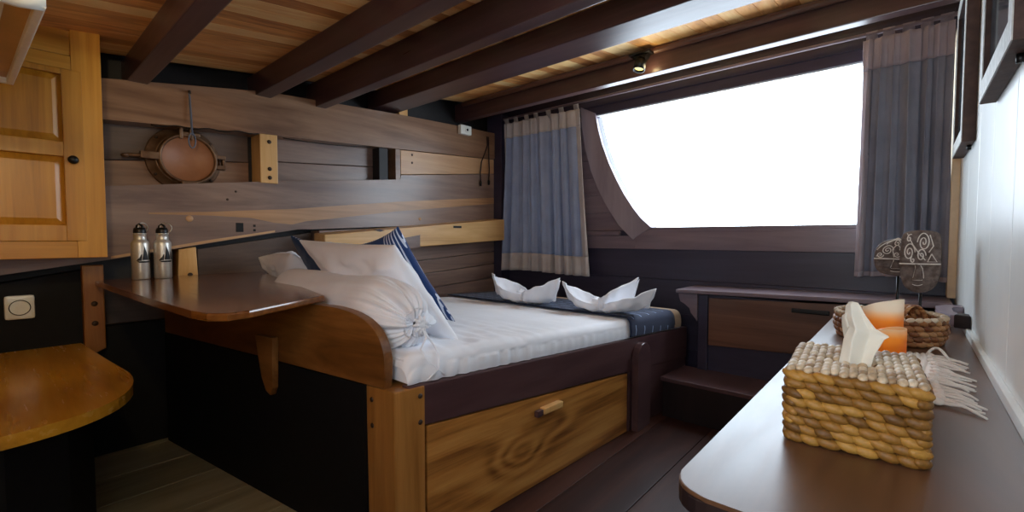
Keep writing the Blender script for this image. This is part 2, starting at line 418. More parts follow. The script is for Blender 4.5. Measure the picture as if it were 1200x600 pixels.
# plugged holes and a cut-out in the big plank
for y, z, r in ((.80, .115, .02), (1.01, .245, .008), (2.55, .165, .014), (2.47, .66, .010), (2.47, .73, .010), (1.06, .30, .007)):
    struct(MB().lathe([(0, .003), (r*.9, .003), (r, 0)], (XL, y, z), (1, 0, 0), 16), 'plug', 'hull_tan' if r > .01 else 'dark_bolt', wl)
struct(MB().box(XL-.01, XL+.002, 1.055, 1.10, .035, .095), 'socket_hole', 'black', wl)
struct(MB().box(XL-.01, XL+.002, 1.16, 1.175, .07, .085).box(XL-.01, XL+.002, 1.16, 1.175, .04, .055), 'socket_hole', 'black', wl)

# corner post between hull and window wall
struct(MB().box(XL-.1, -3.24, 3.52, 3.66, -1.2, 1.28, .008), 'trim_2', 'navy')

# window wall: boards with an opening that has an arched left edge
CURVE = [(-1.635, .083), (-1.73, .165), (-1.80, .25), (-1.88, .365), (-1.955, .495), (-2.035, .655), (-2.105, .83), (-2.15, .985), (-2.18, 1.12)]
OUT = [(-1.80, -.02), (-1.93, .10), (-1.995, .19), (-2.08, .32), (-2.15, .45), (-2.22, .61), (-2.275, .80), (-2.315, 1.0), (-2.335, 1.2)]
YB = YW+.09
wb = MB()
def xz(poly, y): return [(p[0], y, p[1]) for p in poly]
for a, b in ((-1.25, -.9), (-.9, -.62), (-.62, -.345), (-.345, -.075)):
    wb.box(-3.6, .3, YW, YB, a, b, .004)
wb.box(-3.6, .3, YW, YB, -.075, .083)
wb.box(-3.6, .3, YW, YB, 1.12, 1.5)
wb.box(.10, .3, YW, YB, .083, 1.12)
lb = MB()
for (xa, za), (xb, zb) in zip(CURVE, CURVE[1:]):
    wb.prism([(-3.6, YW, za), (xa, YW, za), (xb, YW, zb), (-3.6, YW, zb)], (0, YB-YW, 0))
wback = struct(wb, 'wall_back', 'navy')
def arch_x(z):
    for (xa, za), (xb, zb) in zip(OUT, OUT[1:]):
        if za <= z <= zb: return lerp(xa, xb, (z-za)/(zb-za))-(-.05)
    return OUT[-1][0]+.05
for i in range(7):
    z0 = .06+i*.16; z1 = z0+.157
    lb.prism([(-3.2, YW-.008, z0), (arch_x(z0), YW-.008, z0), (arch_x(z1), YW-.008, z1), (-3.2, YW-.008, z1)], (0, .008, 0), .003)
struct(lb, 'boards', 'trimw', wback)
# window: arched trim board, pane, sill moulding, head moulding
m = MB(); n = len(OUT)
m.prism(xz(OUT + CURVE[::-1], YW-.035), (0, .05, 0), .004)
win = struct(m, 'window_1', 'archw')
struct(MB().box(-2.2, .12, YW+.045, YW+.051, .07, 1.13), 'pane', 'pane', win)
struct(MB().box(-1.78, .15, YW-.03, YW, -.10, .055, .004).box(-1.7, .15, YW-.012, YW+.06, .055, .082, .004), 'sill', 'trimw', win)
struct(MB().box(-2.36, .15, YW-.02, YW, 1.105, 1.30, .003).box(-2.36, .15, YW-.032, YW, 1.18, 1.188, .002), 'head_board', 'navy', win)
struct(MB().box(-2.19, .12, YW-.012, YW+.05, 1.095, 1.118, .002), 'head_strip', 'frame_white', win)
# rounded ledge on the boards left of the window
struct(MB().box(-2.9, -1.92, YW-.05, YW, .015, .055, .012).box(-2.9, -1.775, YW-.02, YW, -.10, .012, .003), 'trim_3', 'trimw')

# near bulkhead behind the camera, with an added unseen opening sized for daylight fill
m = MB().box(-3.6, -.55, -.42, -.34, ZF, 1.2).box(-.55, .25, -.42, -.34, .62, 1.2).box(-.55, .25, -.42, -.34, ZF, -.1)
struct(m, 'wall_front', 'teak')

# ------------------------------------------------------------------ ceiling beams
BEAMS = [(.52, .615, .88), (1.19, 1.29, .955), (1.60, 1.68, .965), (2.12, 2.34, 1.075), (3.10, 3.175, 1.157)]
names = ['dark ceiling beam closest to the wooden wall cupboard', 'dark ceiling beam ending above the yellow bolted block', 'narrow dark ceiling beam, third from the wall cupboard',
         'widest ceiling beam, its underside shining blue white', 'deep dark ceiling beam along the window carrying the small spotlight']
for (a, b, z), lab in zip(BEAMS, names):
    top = min(ceil_z(a), ceil_z(b))-.001
    m = MB().hexa([(XB+.01, a, z), (XR-.002, a, z), (XR-.002, b, z), (XB+.01, b, z), (XB+.01, a, ceil_z(a)-.001), (XR-.002, a, ceil_z(a)-.001), (XR-.002, b, ceil_z(b)-.001), (XB+.01, b, ceil_z(b)-.001)], .006)
    o = m.build('ceiling_beam', 'beam'); tag(o, lab, 'beam', 'ceiling beams', 'thing')
    if a > 3:
        m = MB().tube([(XL, a-.018, 1.302), (XR-.004, a-.018, 1.302)], .022, 10)
        m.build('moulding', 'cabdoor', o)

# ------------------------------------------------------------------ spotlight on the window beam
sp = thing('spotlight', 'small black spotlight, lit yellow, on the beam above the window', 'spotlight', (-1.46, 3.04, 1.2))
MB().box(-1.54, -1.385, 3.0, 3.079, 1.275, 1.29, .003).prism([(-1.52, 3.02, 1.275), (-1.405, 3.02, 1.275), (-1.44, 3.02, 1.225), (-1.48, 3.02, 1.225)], (0, .05, 0)).build('bracket', 'black', sp)
ax = Vector((-.10, -.22, -.96)).normalized()
MB().lathe([(0, -.045), (.030, -.045), (.040, -.02), (.042, .04), (.036, .04), (.034, .02)], (-1.462, 3.02, 1.205), ax, 20).build('lamp_cup', 'black', sp)
MB().lathe([(0, .026), (.033, .024), (.034, .02)], (-1.462, 3.02, 1.205), ax, 20).build('lens', 'lens', sp)

# ------------------------------------------------------------------ wall cupboard (upper left)
cb = thing('wall_cupboard', 'golden teak wall cupboard with panelled door, hung on the hull side', 'cupboard', (-3.2, -.02, -.1))
XC = -3.05
MB().box(XL, XC-.02, -.33, .375, -.10, .985, .004).build('carcass', 'teakY', cb)
m = MB().box(XC-.02, XC, .268, .377, -.1, 1.02, .003)
m.build('stile', 'teak', cb)
MB().box(XC-.02, XC-.001, -.33, .268, -.1, -.02, .003).build('rail', 'teakY', cb)
MB().box(XC-.02, XC-.001, -.33, .268, .80, .865, .003).build('rail', 'teakY', cb)
MB().box(XC-.02, XC-.004, -.33, .268, .867, .985, .003).build('top_board', 'teakY', cb)
d = MB()
XD = XC+.006
for z0, z1 in ((-.018, .058), (.385, .455), (.772, .798)): d.box(XC-.016, XD, -.25, .232, z0, z1, .003)
d.box(XC-.016, XD, .232, .303, -.018, .798, .003).box(XC-.016, XD, -.33, -.25, -.018, .798, .003)
dr = d.build('door', 'teak', cb)
for z0, z1 in ((.058, .385), (.455, .772)):
    # raised panel with sloping margins
    a = [(XC-.014, -.25, z0), (XC-.014, .232, z0), (XC-.014, .232, z1), (XC-.014, -.25, z1)]
    q = .032
    b = [(XC+.002, -.25+q, z0+q), (XC+.002, .232-q, z0+q), (XC+.002, .232-q, z1-q), (XC+.002, -.25+q, z1-q)]
    MB().hexa([a[0], a[1], a[2], a[3], b[0], b[1], b[2], b[3]]).build('panel', 'teak', dr)
MB().lathe([(.006, 0), (.006, .012), (.017, .016), (.02, .026), (.014, .034), (0, .036)], (XD, .262, .37), (1, 0, 0), 18).build('knob', 'black', dr)

# ------------------------------------------------------------------ white unit hanging at the upper left
ac = thing('air_conditioner', 'white plastic rectangular unit with brown panes underneath, top left corner', 'air conditioner', (-2.45, -.1, .66))
za = .66
m = MB().box(-2.90, -1.86, .095, .117, za-.01, za+.03, .004).box(-2.90, -2.875, -.33, .1, za-.01, za+.03, .004).box(-2.90, -1.86, .028, .04, za-.004, za+.02, .003).box(-2.90, -1.86, -.075, -.06, za-.004, za+.02, .003)
m.build('frame', 'white', ac)
MB().box(-2.89, -1.87, -.33, .112, za+.031, .92, .02).build('housing', 'white', ac)
MB().box(-2.88, -1.86, .04, .095, za+.012, za+.02).build('pane', 'soil', ac)
MB().box(-2.88, -1.86, -.33, .028, za+.012, za+.02).build('pane', 'pane_orange', ac)
MB().tube([(-1.87, -.33, za+.02), (-1.87, .06, za+.02), (-1.875, .105, za+.03)], .042, 14).build('end_cap', 'white', ac)
ac.rotation_euler.z = math.radians(2.4); ac.location.y -= .022

# ------------------------------------------------------------------ porthole with hook and cord
pc = Vector((XB+.034, .805, .486))
po = thing('porthole', 'round bronze porthole closed by a brown deadlight cover', 'porthole', pc)
prof = [(.145, 0), (.198, 0), (.199, .012), (.192, .02), (.16, .024), (.155, .05), (.145, .05), (.145, 0)]
MB().lathe(prof, pc, (1, 0, 0), 48).build('flange', 'brass', po)
pc2 = pc+Vector((.05, .012, 0))
lid = MB().lathe([(0, .012), (.138, .012), (.142, .02), (.152, .022), (.156, .008), (.154, 0)], pc2, (1, 0, 0), 48).build('deadlight', 'copper', po)
MB().lathe([(.136, .014), (.142, .03), (.152, .03), (.158, .01)], pc2, (1, 0, 0), 48).build('rim', 'brass', lid)
MB().box(pc.x+.02, pc.x+.085, pc.y-.035, pc.y-.018, pc.z+.12, pc.z+.195, .004).box(pc.x+.02, pc.x+.085, pc.y+.018, pc.y+.035, pc.z+.12, pc.z+.185, .004).box(pc.x+.03, pc.x+.075, pc.y-.03, pc.y+.075, pc.z+.145, pc.z+.165, .004).build('hinge', 'brass', po)
MB().box(pc.x+.02, pc.x+.08, pc.y-.225, pc.y-.135, pc.z-.022, pc.z+.022, .006).tube([(pc.x+.06, pc.y-.30, pc.z-.012), (pc.x+.06, pc.y-.14, pc.z)], .010, 10).lump((pc.x+.06, pc.y-.295, pc.z-.015), (.028, 0, 0), (0, .02, 0), (0, 0, .014)).build('clamp_screw', 'brass', po)
MB().box(pc.x+.02, pc.x+.075, pc.y+.15, pc.y+.215, pc.z-.045, pc.z-.02, .004).box(pc.x+.02, pc.x+.075, pc.y+.15, pc.y+.215, pc.z+.02, pc.z+.045, .004).box(pc.x+.02, pc.x+.06, pc.y+.2, pc.y+.216, pc.z-.045, pc.z+.045, .004).build('lug', 'brass', po)
MB().box(pc.x+.02, pc.x+.085, pc.y-.03, pc.y+.055, pc.z-.19, pc.z-.135, .006).build('catch', 'brass', po)
for k in (40, 75, 140, 215, 245, 320):
    MB().lathe([(0, .028), (.008, .028), (.009, .02)], pc+Vector((0, .183*math.cos(math.radians(k)), .183*math.sin(math.radians(k)))), (1, 0, 0), 10).build('screw', 'dark_bolt', po)
hx = XL+.03
hk = thing('hanging_cord', 'grey cord with a looped end hanging before the porthole', 'cord', (hx, .81, .5))
MB().tube([(hx-.02, .812, .875), (hx-.008, .812, .86), (hx, .814, .72), (hx, .818, .64)], .0045, 6).tube([(hx, .812, .86), (hx+.004, .816, .75), (hx, .821, .62)], .004, 6).build('cord', 'rope', hk)
MB().tube([(hx, .818+.018*math.sin(2*PI*k/14), .59+.045*math.cos(2*PI*k/14)) for k in range(15)], .0042, 6).build('loop', 'rope', hk)
MB().tube([(hx-.03, .812, .885), (hx, .812, .885), (hx+.004, .812, .872)], .007, 8).build('hook', 'dark_bolt', hk)

# thin wire tacked under the clamp
o = MB().tube([(XL+.018, lerp(.62, 1.2, k/20), .652+lerp(.0, .046, k/20)-.006*math.sin(k*1.1)) for k in range(21)], .004, 6).build('wire', 'black')
tag(o, 'thin black wire running under the top plank above the porthole', 'wire')
o = MB().tube([(XL+.018, lerp(1.36, 2.05, k/20), .695+lerp(.0, .04, k/20)-.014*math.sin(k/20*PI)) for k in range(21)], .0035, 6).build('wire', 'black')
tag(o, 'thin black wire sagging over the long recess right of the yellow block', 'wire')

# ------------------------------------------------------------------ white junction box and lead at the corner
jb = thing('wall_socket', 'small white round-faced socket box under the window beam', 'socket', (XL+.04, 3.06, 1.0))
MB().box(XL+.0125, XL+.06, 3.0, 3.145, 1.0, 1.09, .012).build('body', 'white', jb)
MB().lathe([(.028, .0), (.03, .006), (.024, .006), (.022, .001), (0, .001)], (XL+.06, 3.085, 1.047), (1, 0, 0), 20).build('face', 'white', jb)
MB().lathe([(0, .004), (.012, .004), (.012, 0)], (XL+.06, 3.085, 1.047), (1, 0, 0), 12).build('contact', 'black', jb)
def lead(pts, label):
    t = thing('cable', label, 'cable', pts[-1])
    MB().tube(pts, .006, 8).build('lead', 'cable', t)
    p = Vector(pts[-1]); MB().tube([p, p-Vector((0, 0, .02)), p-Vector((0, 0, .055))], [.008, .014, .010], 10).build('plug', 'black', t)
lead([(XL+.02, 3.40, 1.04), (XL+.02, 3.405, .95), (XL+.024, 3.36, .86), (XL+.022, 3.315, .77), (XL+.02, 3.30, .66), (XL+.02, 3.305, .58)], 'dark cable with plug, bowed loose end of the pair in the corner')
lead([(XL+.02, 3.42, 1.04), (XL+.02, 3.425, .85), (XL+.022, 3.43, .7), (XL+.02, 3.425, .6)], 'dark cable hanging straight down, closer to the blue curtain')

# ------------------------------------------------------------------ socket over the desk
so = thing('wall_socket', 'white wall socket on the black panel above the rounded desk', 'socket', (XL-.02, .072, -.36))
MB().box(XL-.02, XL+.006, .022, .128, -.412, -.292, .014).build('cover_plate', 'white', so)
MB().lathe([(.038, .004), (.036, .007), (.033, -.004), (0, -.004)], (XL+.006, .075, -.352), (1, 0, 0), 24).build('face', 'white', so)
b = MB()
for y in (-.016, 0, .016): b.lathe([(0, .001), (.0045, .001), (.0045, -.004)], (XL+.003, .075+y, -.352), (1, 0, 0), 8)
b.tube([(XL+.0135, .075+.037*math.cos(a*PI/12), -.352+.037*math.sin(a*PI/12)) for a in range(25)], .0018, 6).build('hole', 'black', so)

# ------------------------------------------------------------------ headboard timber along the hull side
hb = thing('headboard', 'pale yellow timber headboard along the hull wall above the bed', 'headboard', (-3.28, 2.5, -.12))
x0, x1 = XL, -3.18
ya, yb_ = 1.575, 3.5
MB().hexa([(x0, ya, -.122), (x1, ya, -.122), (x1, yb_, -.03), (x0, yb_, -.03), (x0, ya, .03), (x1, ya, .018), (x1, yb_, .185), (x0, yb_, .195)], .007).build('beam_body', 'headwood', hb)
MB().box(x1-.004, x1+.0015, 2.80, 2.90, .085, .105).build('slot', 'black', hb)
MB().prism([(x1-.02, 1.98, .055), (x1+.0015, 1.98, .055), (x1+.0015, 2.02, .066)], (0, .05, -.012)).build('notch', 'cable', hb)
MB().hexa([(x1-.004, 2.15, -.105), (x1+.002, 2.15, -.105), (x1+.002, 2.42, -.088), (x1-.004, 2.42, -.088), (x1-.004, 2.10, -.03), (x1+.002, 2.10, -.03), (x1+.002, 2.42, .02), (x1-.004, 2.42, .02)]).build('scarf', 'hull', hb)

# ------------------------------------------------------------------ rounded desk at the lower left
zd = -.57
dk = thing('desk', 'orange brown desk with rounded corner at the lower left', 'desk', (-2.6, 0, zd-.04))
poly = [(-3.365, -.335), (-1.935, -.335), (-1.935, -.06)]
for k in range(1, 15):                                 # smooth rounded corner
    a = k/15; q = (Vector((-1.935, -.06, 0))*(1-a)**3 + Vector((-1.935, .16, 0))*3*a*(1-a)**2 + Vector((-2.06, .36, 0))*3*a*a*(1-a) + Vector((-2.46, .36, 0))*a**3); poly.append((q.x, q.y))
poly += [(-2.46, .36), (-3.365, .298)]
MB().prism([(p[0], p[1], zd-.04) for p in poly], (0, 0, .04), .012).build('desk_top', 'desk', dk)
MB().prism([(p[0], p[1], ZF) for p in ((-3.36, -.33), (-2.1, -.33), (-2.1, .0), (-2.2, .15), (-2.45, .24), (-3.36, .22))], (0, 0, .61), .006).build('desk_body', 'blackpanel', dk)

# ------------------------------------------------------------------ table over the head of the bed
tb = thing('table', 'brown varnished bedside table with cut corner, two flasks on it', 'table', (-2.4, .7, -.3))
poly = [(-3.34, .345), (-2.3, .395), (-1.80, .428), (-1.70, .445), (-1.655, .49), (-1.665, .56), (-1.86, .915), (-2.37, 1.01), (-2.6, 1.06), (-3.34, 1.2)]
def tz(x): return -.245+(-x-1.8)*.008
a = MB(); vb = [(p[0], p[1], tz(p[0])-.027) for p in poly]
a.prism(vb, (0, 0, .027), .007).build('table_top', 'table', tb)
lg = MB().prism([(XL+.012, .30, -.15), (XL+.012, .385, -.15), (XL+.012, .385, ZF+.62), (XL+.012, .345, ZF+.60), (XL+.012, .30, ZF+.62)], (.07, 0, 0), .006).build('leg', 'postw', tb)
for z in (-.355, -.46): MB().lathe([(0, .006), (.012, .006), (.014, 0)], (XL+.082, .343, z), (1, 0, 0), 14).build('bolt', 'dark_bolt', lg)

# steel flasks with black sails printed on the side
def flask(x, y, lab, yaw):
    z = tz(x)
    t = thing('flask', lab, 'flask', (x, y, z), 'steel flasks on the table')
    MB().lathe([(0, .001), (.038, 0), (.0415, .006), (.0415, .196), (.040, .205), (.034, .214), (.029, .220), (.029, .249), (.031, .251), (.031, .256), (0, .256)], (x, y, z), (0, 0, 1), 32).build('body', 'steel', t)
    MB().lathe([(.029, .256), (.029, .272), (.025, .286), (0, .289)], (x, y, z), (0, 0, 1), 24).tube([(x-.02, y-.01, z+.275), (x-.018, y-.008, z+.299), (x, y, z+.306), (x+.018, y+.008, z+.296), (x+.02, y+.01, z+.275)], .006, 8).build('cap', 'black', t)
    c = Vector((x+.02*math.cos(yaw), y+.02*math.sin(yaw), z+.286))
    MB().tube([c+Vector((.03*math.cos(yaw)*math.cos(k*PI/8), .03*math.sin(yaw)*math.cos(k*PI/8), .028*math.sin(k*PI/8))) for k in range(17)], .0028, 6).build('carabiner', 'steel', t)
    fa = math.atan2(-y, -x)+.32                       # the printed side
    e = MB()
    def patch(rows):
        # rows: (height, left edge, right edge) measured round the flask wall
        def fn(u, v):
            k = v*(len(rows)-1); i = min(int(k), len(rows)-2); f = k-i
            h, l, r = (lerp(rows[i][c], rows[i+1][c], f) for c in range(3))
            an = fa+lerp(l, r, u)/.0415
            return (x+.0421*math.cos(an), y+.0421*math.sin(an), z+h)
        e.grid(fn, 10, 12)
    patch([(.108, -.006, .024), (.125, -.003, .022), (.145, .0, .017), (.165, .002, .011), (.185, .004, .005)])
    patch([(.104, -.032, -.009), (.112, -.026, -.008), (.124, -.016, -.007), (.140, -.009, -.006)])
    patch([(.108, .028, .042), (.125, .025, .038), (.145, .026, .034), (.160, .029, .030)])
    patch([(.093, -.018, .03), (.102, -.03, .04)])
    e.build('sail_emblem', 'black', t, solid=.0006)
flask(-3.22, .535, 'steel flask with black sails, the one beside the wall cupboard', 2.2)
flask(-3.205, .632, 'steel flask with black sails, the one beside the pale rib', .9)

# ------------------------------------------------------------------ the bed
def bx(y): return -1.393+.052*(y-.94)                    # outer side face
def rz(y): return -.553-.05*(y-.94)                      # top of the side rail
bed = thing('bed', 'wooden built-in double bed with curved head panel and dark side rail', 'bed', (-2.2, 2.1, ZF))
ya, yb_ = 1.0, 3.45
def rb_(y): return -.723-.079*(y-1.07)
MB().hexa([(bx(ya)-.045, ya, rb_(ya)), (bx(ya), ya, rb_(ya)), (bx(yb_), yb_, rb_(yb_)), (bx(yb_)-.045, yb_, rb_(yb_)),
           (bx(ya)-.045, ya, rz(ya)), (bx(ya), ya, rz(ya)), (bx(yb_), yb_, rz(yb_)), (bx(yb_)-.045, yb_, rz(yb_))], .008).build('side_rail', 'rail', bed)
# corner post, front and side boards
MB().hexa([(-1.565, .935, ZF), (bx(.94)+.002, .935, ZF), (bx(.94)+.012, 1.068, ZF), (-1.565, 1.068, ZF), (-1.575, .935, -.572), (bx(.94)+.004, .935, -.562), (bx(.94)+.012, 1.068, -.566), (-1.575, 1.068, -.572)], .005).build('post', 'postw', bed)
for y, z in ((1.045, -.60), (1.045, -.70)): MB().lathe([(0, .003), (.009, .003), (.010, 0)], (bx(.94)+.013, y, z), (1, 0, 0), 12).build('bolt', 'dark_bolt', bed)
for x_, z in ((-1.555, -.62), (-1.553, -.72)): MB().lathe([(0, .003), (.009, .003), (.010, 0)], (x_+.02, .935, z), (0, -1, 0), 12).build('bolt', 'dark_bolt', bed)
# locker front with a turn-button
ya, yb_ = 1.085, 2.585
o = MB().hexa([(bx(ya)-.04, ya, ZF+.002), (bx(ya)-.004, ya, ZF+.002), (bx(yb_)-.004, yb_, ZF+.002), (bx(yb_)-.04, yb_, ZF+.002),
           (bx(ya)-.04, ya, -.73), (bx(ya)-.004, ya, -.73), (bx(yb_)-.004, yb_, -.85), (bx(yb_)-.04, yb_, -.85)], .004).build('locker_front', 'knot', bed)
MB().hexa([(bx(1.8)-.004, 1.745, -.865), (bx(1.8)+.03, 1.745, -.865), (bx(1.8)+.03, 1.90, -.872), (bx(1.8)-.004, 1.90, -.872), (bx(1.8)-.004, 1.745, -.835), (bx(1.8)+.03, 1.745, -.835), (bx(1.8)+.03, 1.90, -.838), (bx(1.8)-.004, 1.90, -.838)], .006).build('turn_button', 'block', o)
MB().box(bx(1.8)-.002, bx(1.8)+.022, 1.70, 1.745, -.87, -.84, .004).build('button_stop', 'rail', o)
# dark upright fin with rounded head at the far end of the locker
p = [(0, 2.62, ZF), (0, 2.80, ZF), (0, 2.80, -.78)] + [(0, 2.71+.09*math.cos(a*PI/8), -.76+.09*math.sin(a*PI/8)) for a in range(1, 8)] + [(0, 2.62, -.78)]
MB().prism([(bx(2.7)+.001, q[1], q[2]) for q in p], (.045, 0, 0), .006).build('fin', 'rail', bed)
MB().hexa([(bx(2.8)-.05, 2.6, ZF), (bx(2.8)-.01, 2.6, ZF), (bx(3.45)-.01, 3.45, ZF), (bx(3.45)-.05, 3.45, ZF), (bx(2.8)-.05, 2.6, -.83), (bx(2.8)-.01, 2.6, -.83), (bx(3.45)-.01, 3.45, -.88), (bx(3.45)-.05, 3.45, -.88)]).build('end_board', 'rail', bed)
# curved head panel
dv = Vector((-1.86, -.28, 0)).normalized()
def hp(x, z): 
    k = (x+1.44)/dv.x; return (x, .94+dv.y*k, z)
pts = [(-1.455, -.565)]
for k in range(17):
    a = k/16; q = Vector((-1.452, -.48, 0))*(1-a)**3+Vector((-1.452, -.34, 0))*3*a*(1-a)**2+Vector((-1.56, -.281, 0))*3*a*a*(1-a)+Vector((-1.80, -.281, 0))*a**3
    pts.append((q.x, q.y))
pts += [(-2.1, -.284), (-3.33, -.284), (-3.33, -.566), (-2.3, -.56)]
nrm = Vector((dv.y, -dv.x, 0))
if nrm.y < 0: nrm = -nrm
MB().prism([hp(*q) for q in pts], nrm*.04, .006).build('head_panel', 'panelw', bed)
MB().prism([Vector(hp(*q))-nrm*.03 for q in ((-2.28, -.45), (-2.255, -.55), (-2.235, -.64), (-2.20, -.70), (-2.165, -.715), (-2.145, -.68), (-2.135, -.45))], nrm*.03, .006).build('bracket', 'panelw', bed)
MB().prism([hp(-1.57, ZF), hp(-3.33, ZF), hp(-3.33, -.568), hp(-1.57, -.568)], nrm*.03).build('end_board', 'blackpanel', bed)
MB().hexa([(-3.34, .99, -.60), (bx(1)-.05, 1.0, -.60), (bx(3.4)-.05, 3.4, -.715), (-3.34, 3.4, -.715), (-3.34, .99, -.57), (bx(1)-.05, 1.0, -.57), (bx(3.4)-.05, 3.4, -.685), (-3.34, 3.4, -.685)]).build('slat_base', 'rail', bed)
MB().hexa([(-3.345, 1.2, -.5), (-3.06, 1.2, -.5), (-3.06, 3.44, -.6), (-3.345, 3.44, -.6), (-3.345, 1.2, -.46), (-3.06, 1.2, -.46), (-3.06, 3.44, -.57), (-3.345, 3.44, -.57)]).build('side_shelf', 'rail', bed)

# mattress under a white sheet, with wrinkles near its head end
def mtop(y): return -.442-.045*(y-.94)
def wr(x, y):
    w = math.exp(-((y-1.35)/.45)**2)*math.exp(-((x+1.5)/.5)**2)
    return .020*w*mnoise.noise(Vector((x*3+y*16, y*5, 1)))+.016*w*abs(mnoise.noise(Vector((x*7-y*13, y*9+x*5, 4))))+.004*mnoise.noise(Vector((x*5, y*5, 3)))
def mat_fn(u, v):
    # around the cross-section (u) and along the bed (v)
    y = lerp(1.0, 3.34, v); xl, xr = -3.04, bx(y)-.012; zb = rz(y)+.003; zt = mtop(y)
    e = min(1, min(v, 1-v)/.03); e = math.sqrt(max(0, 1-(1-e)**2))
    zt = zb+(zt-zb)*(.55+.45*e)
    r = .045; P = []
    if u < .12:
        q = u/.12; x, z = xr+.004*math.sin(q*PI), lerp(zb, zt-r, q)
        x += (.013*mnoise.noise(Vector((y*26, z*5, 5)))+  .0025*math.sin(y*95+4*mnoise.noise(Vector((y*6, z*4, 2)))))*clamp((2.1-y)/.6, .25, 1)
    elif u < .26:
        a = (u-.12)/.14*PI/2; x, z = xr-r+r*math.cos(a), zt-r+r*math.sin(a)
    elif u < .86:
        q = (u-.26)/.60; x, z = lerp(xr-r, xl+r, q), zt
    else:
        a = (u-.86)/.14*PI/2; x, z = xl+r-r*math.sin(a), zt-r+r*math.cos(a)
    if z > zt-.03: z += wr(x, y)
    return (x, y, z)
ma = thing('mattress', 'mattress in a creased white sheet on the built-in bed', 'mattress', (-2.2, 2.1, -.6))
m = MB().grid(mat_fn, 90, 150)
bm = m.bm
for side in (0, 149):
    pass
mo = m.build('sheet', 'sheet', ma, recalc=False)
MB().hexa([(-3.03, 1.01, rz(1)+.004), (bx(1)-.02, 1.01, rz(1)+.004), (bx(3.33)-.02, 3.33, rz(3.33)+.004), (-3.03, 3.33, rz(3.33)+.004), (-3.03, 1.01, mtop(1)-.02), (bx(1)-.05, 1.01, mtop(1)-.02), (bx(3.33)-.05, 3.33, mtop(3.33)-.02), (-3.03, 3.33, mtop(3.33)-.02)]).build('core', 'sheet', ma)

def drape(y0, y1, name, mat, label, cat, lift, drop, ny=30):
    def fn(u, v):
        y = lerp(y0, y1, v); xr = bx(y)+lift-.006; zt = mtop(y)+lift+.006; r = .05
        if u < .16: q = u/.16; x, z = xr+.003*math.sin(q*3), lerp(rz(y)+.012+drop, zt-r, q)
        elif u < .30: a = (u-.16)/.14*PI/2; x, z = xr-r+r*math.cos(a), zt-r+r*math.sin(a)
        else: x, z = lerp(xr-r, -3.035, (u-.3)/.7), zt+.002*mnoise.noise(Vector((u*14, y*8, 2)))
        return (x, y+.012*mnoise.noise(Vector((u*5, v*.5, 4))), z)
    o = MB().grid(fn, 80, ny).build(name, mat, solid=.006); return tag(o, label, cat)
drape(3.17, 3.335, 'blanket', 'beigec', 'beige folded cover at the foot of the bed', 'blanket', .004, 0)
drape(2.60, 3.22, 'bed_runner', 'runner', 'navy bed runner with pale dashes across the foot of the bed', 'bed runner', .009, 0)

# ------------------------------------------------------------------ pillows and cushions
def pillow(corners, th, name, mat_back, label, cat, mat_front=None, pinch=.10, seed=0, crease=.01, parent_edge=None, nu=44):
    TL, TR, BL, BR = [Vector(c) for c in corners]
    nrm = (TR-TL).cross(BL-TL).normalized()
    if nrm.y > 0: nrm = -nrm                               # nrm: towards the camera side = the back
    def pt(u, v, s):
        # u, v in -1..1
        uu = u*(1-pinch*(1-v*v)); vv = v*(1-pinch*(1-u*u))
        a, b = (uu+1)/2, (vv+1)/2
        p = TL.lerp(TR, a).lerp(BL.lerp(BR, a), b)
        t = th*(max(0, 1-u*u)**.42)*(max(0, 1-v*v)**.42)
        c = crease*mnoise.noise(Vector((u*2.2+seed, v*2.2, seed*1.7)))+.5*crease*mnoise.noise(Vector((u*6+seed, v*5, seed)))
        c *= min(1, 4*(1-max(abs(u), abs(v))))
        return p+nrm*(s*t*.5+c)
    tot = thing(name, label, cat, (BL+BR)/2)
    def f(u): return math.sin(u*PI/2)
    MB().grid(lambda a, b: pt(f(2*a-1), f(2*b-1), 1), nu, nu).build('back_cover', mat_back, tot, recalc=False)
    MB().grid(lambda a, b: pt(f(1-2*a), f(2*b-1), -1), nu, nu).build('front_cover', mat_front or mat_back, tot, recalc=False)
    return tot, pt, nrm
pillow([(-2.56, 1.12, -.015), (-1.735, 1.18, -.035), (-2.40, 1.42, -.44), (-1.545, 1.39, -.475)], .20, 'pillow', 'sheet', 'large white pillow leaning behind the knotted bolster', 'pillow', seed=3, crease=.03, pinch=.09)
pillow([(-2.47, 1.30, -.06), (-1.925, 1.33, .055), (-2.45, 1.60, -.46), (-1.84, 1.63, -.455)], .14, 'cushion', 'border', 'navy striped cushion showing behind the right edge of the white pillow', 'cushion', 'stripe', pinch=.12, seed=5, crease=.012)
pillow([(-2.86, 1.20, .012), (-2.40, 1.25, -.07), (-3.03, 1.50, -.44), (-2.55, 1.52, -.45)], .13, 'cushion', 'navycloth', 'blue cushion showing between the two white pillows', 'cushion', 'stripe', pinch=.12, seed=8, crease=.012)
pillow([(-3.3, 1.17, -.135), (-2.87, 1.20, -.10), (-3.28, 1.46, -.42), (-2.66, 1.48, -.42)], .22, 'pillow', 'sheet', 'crumpled white pillow behind the table, below the headboard', 'pillow', seed=11, crease=.05, pinch=.05)

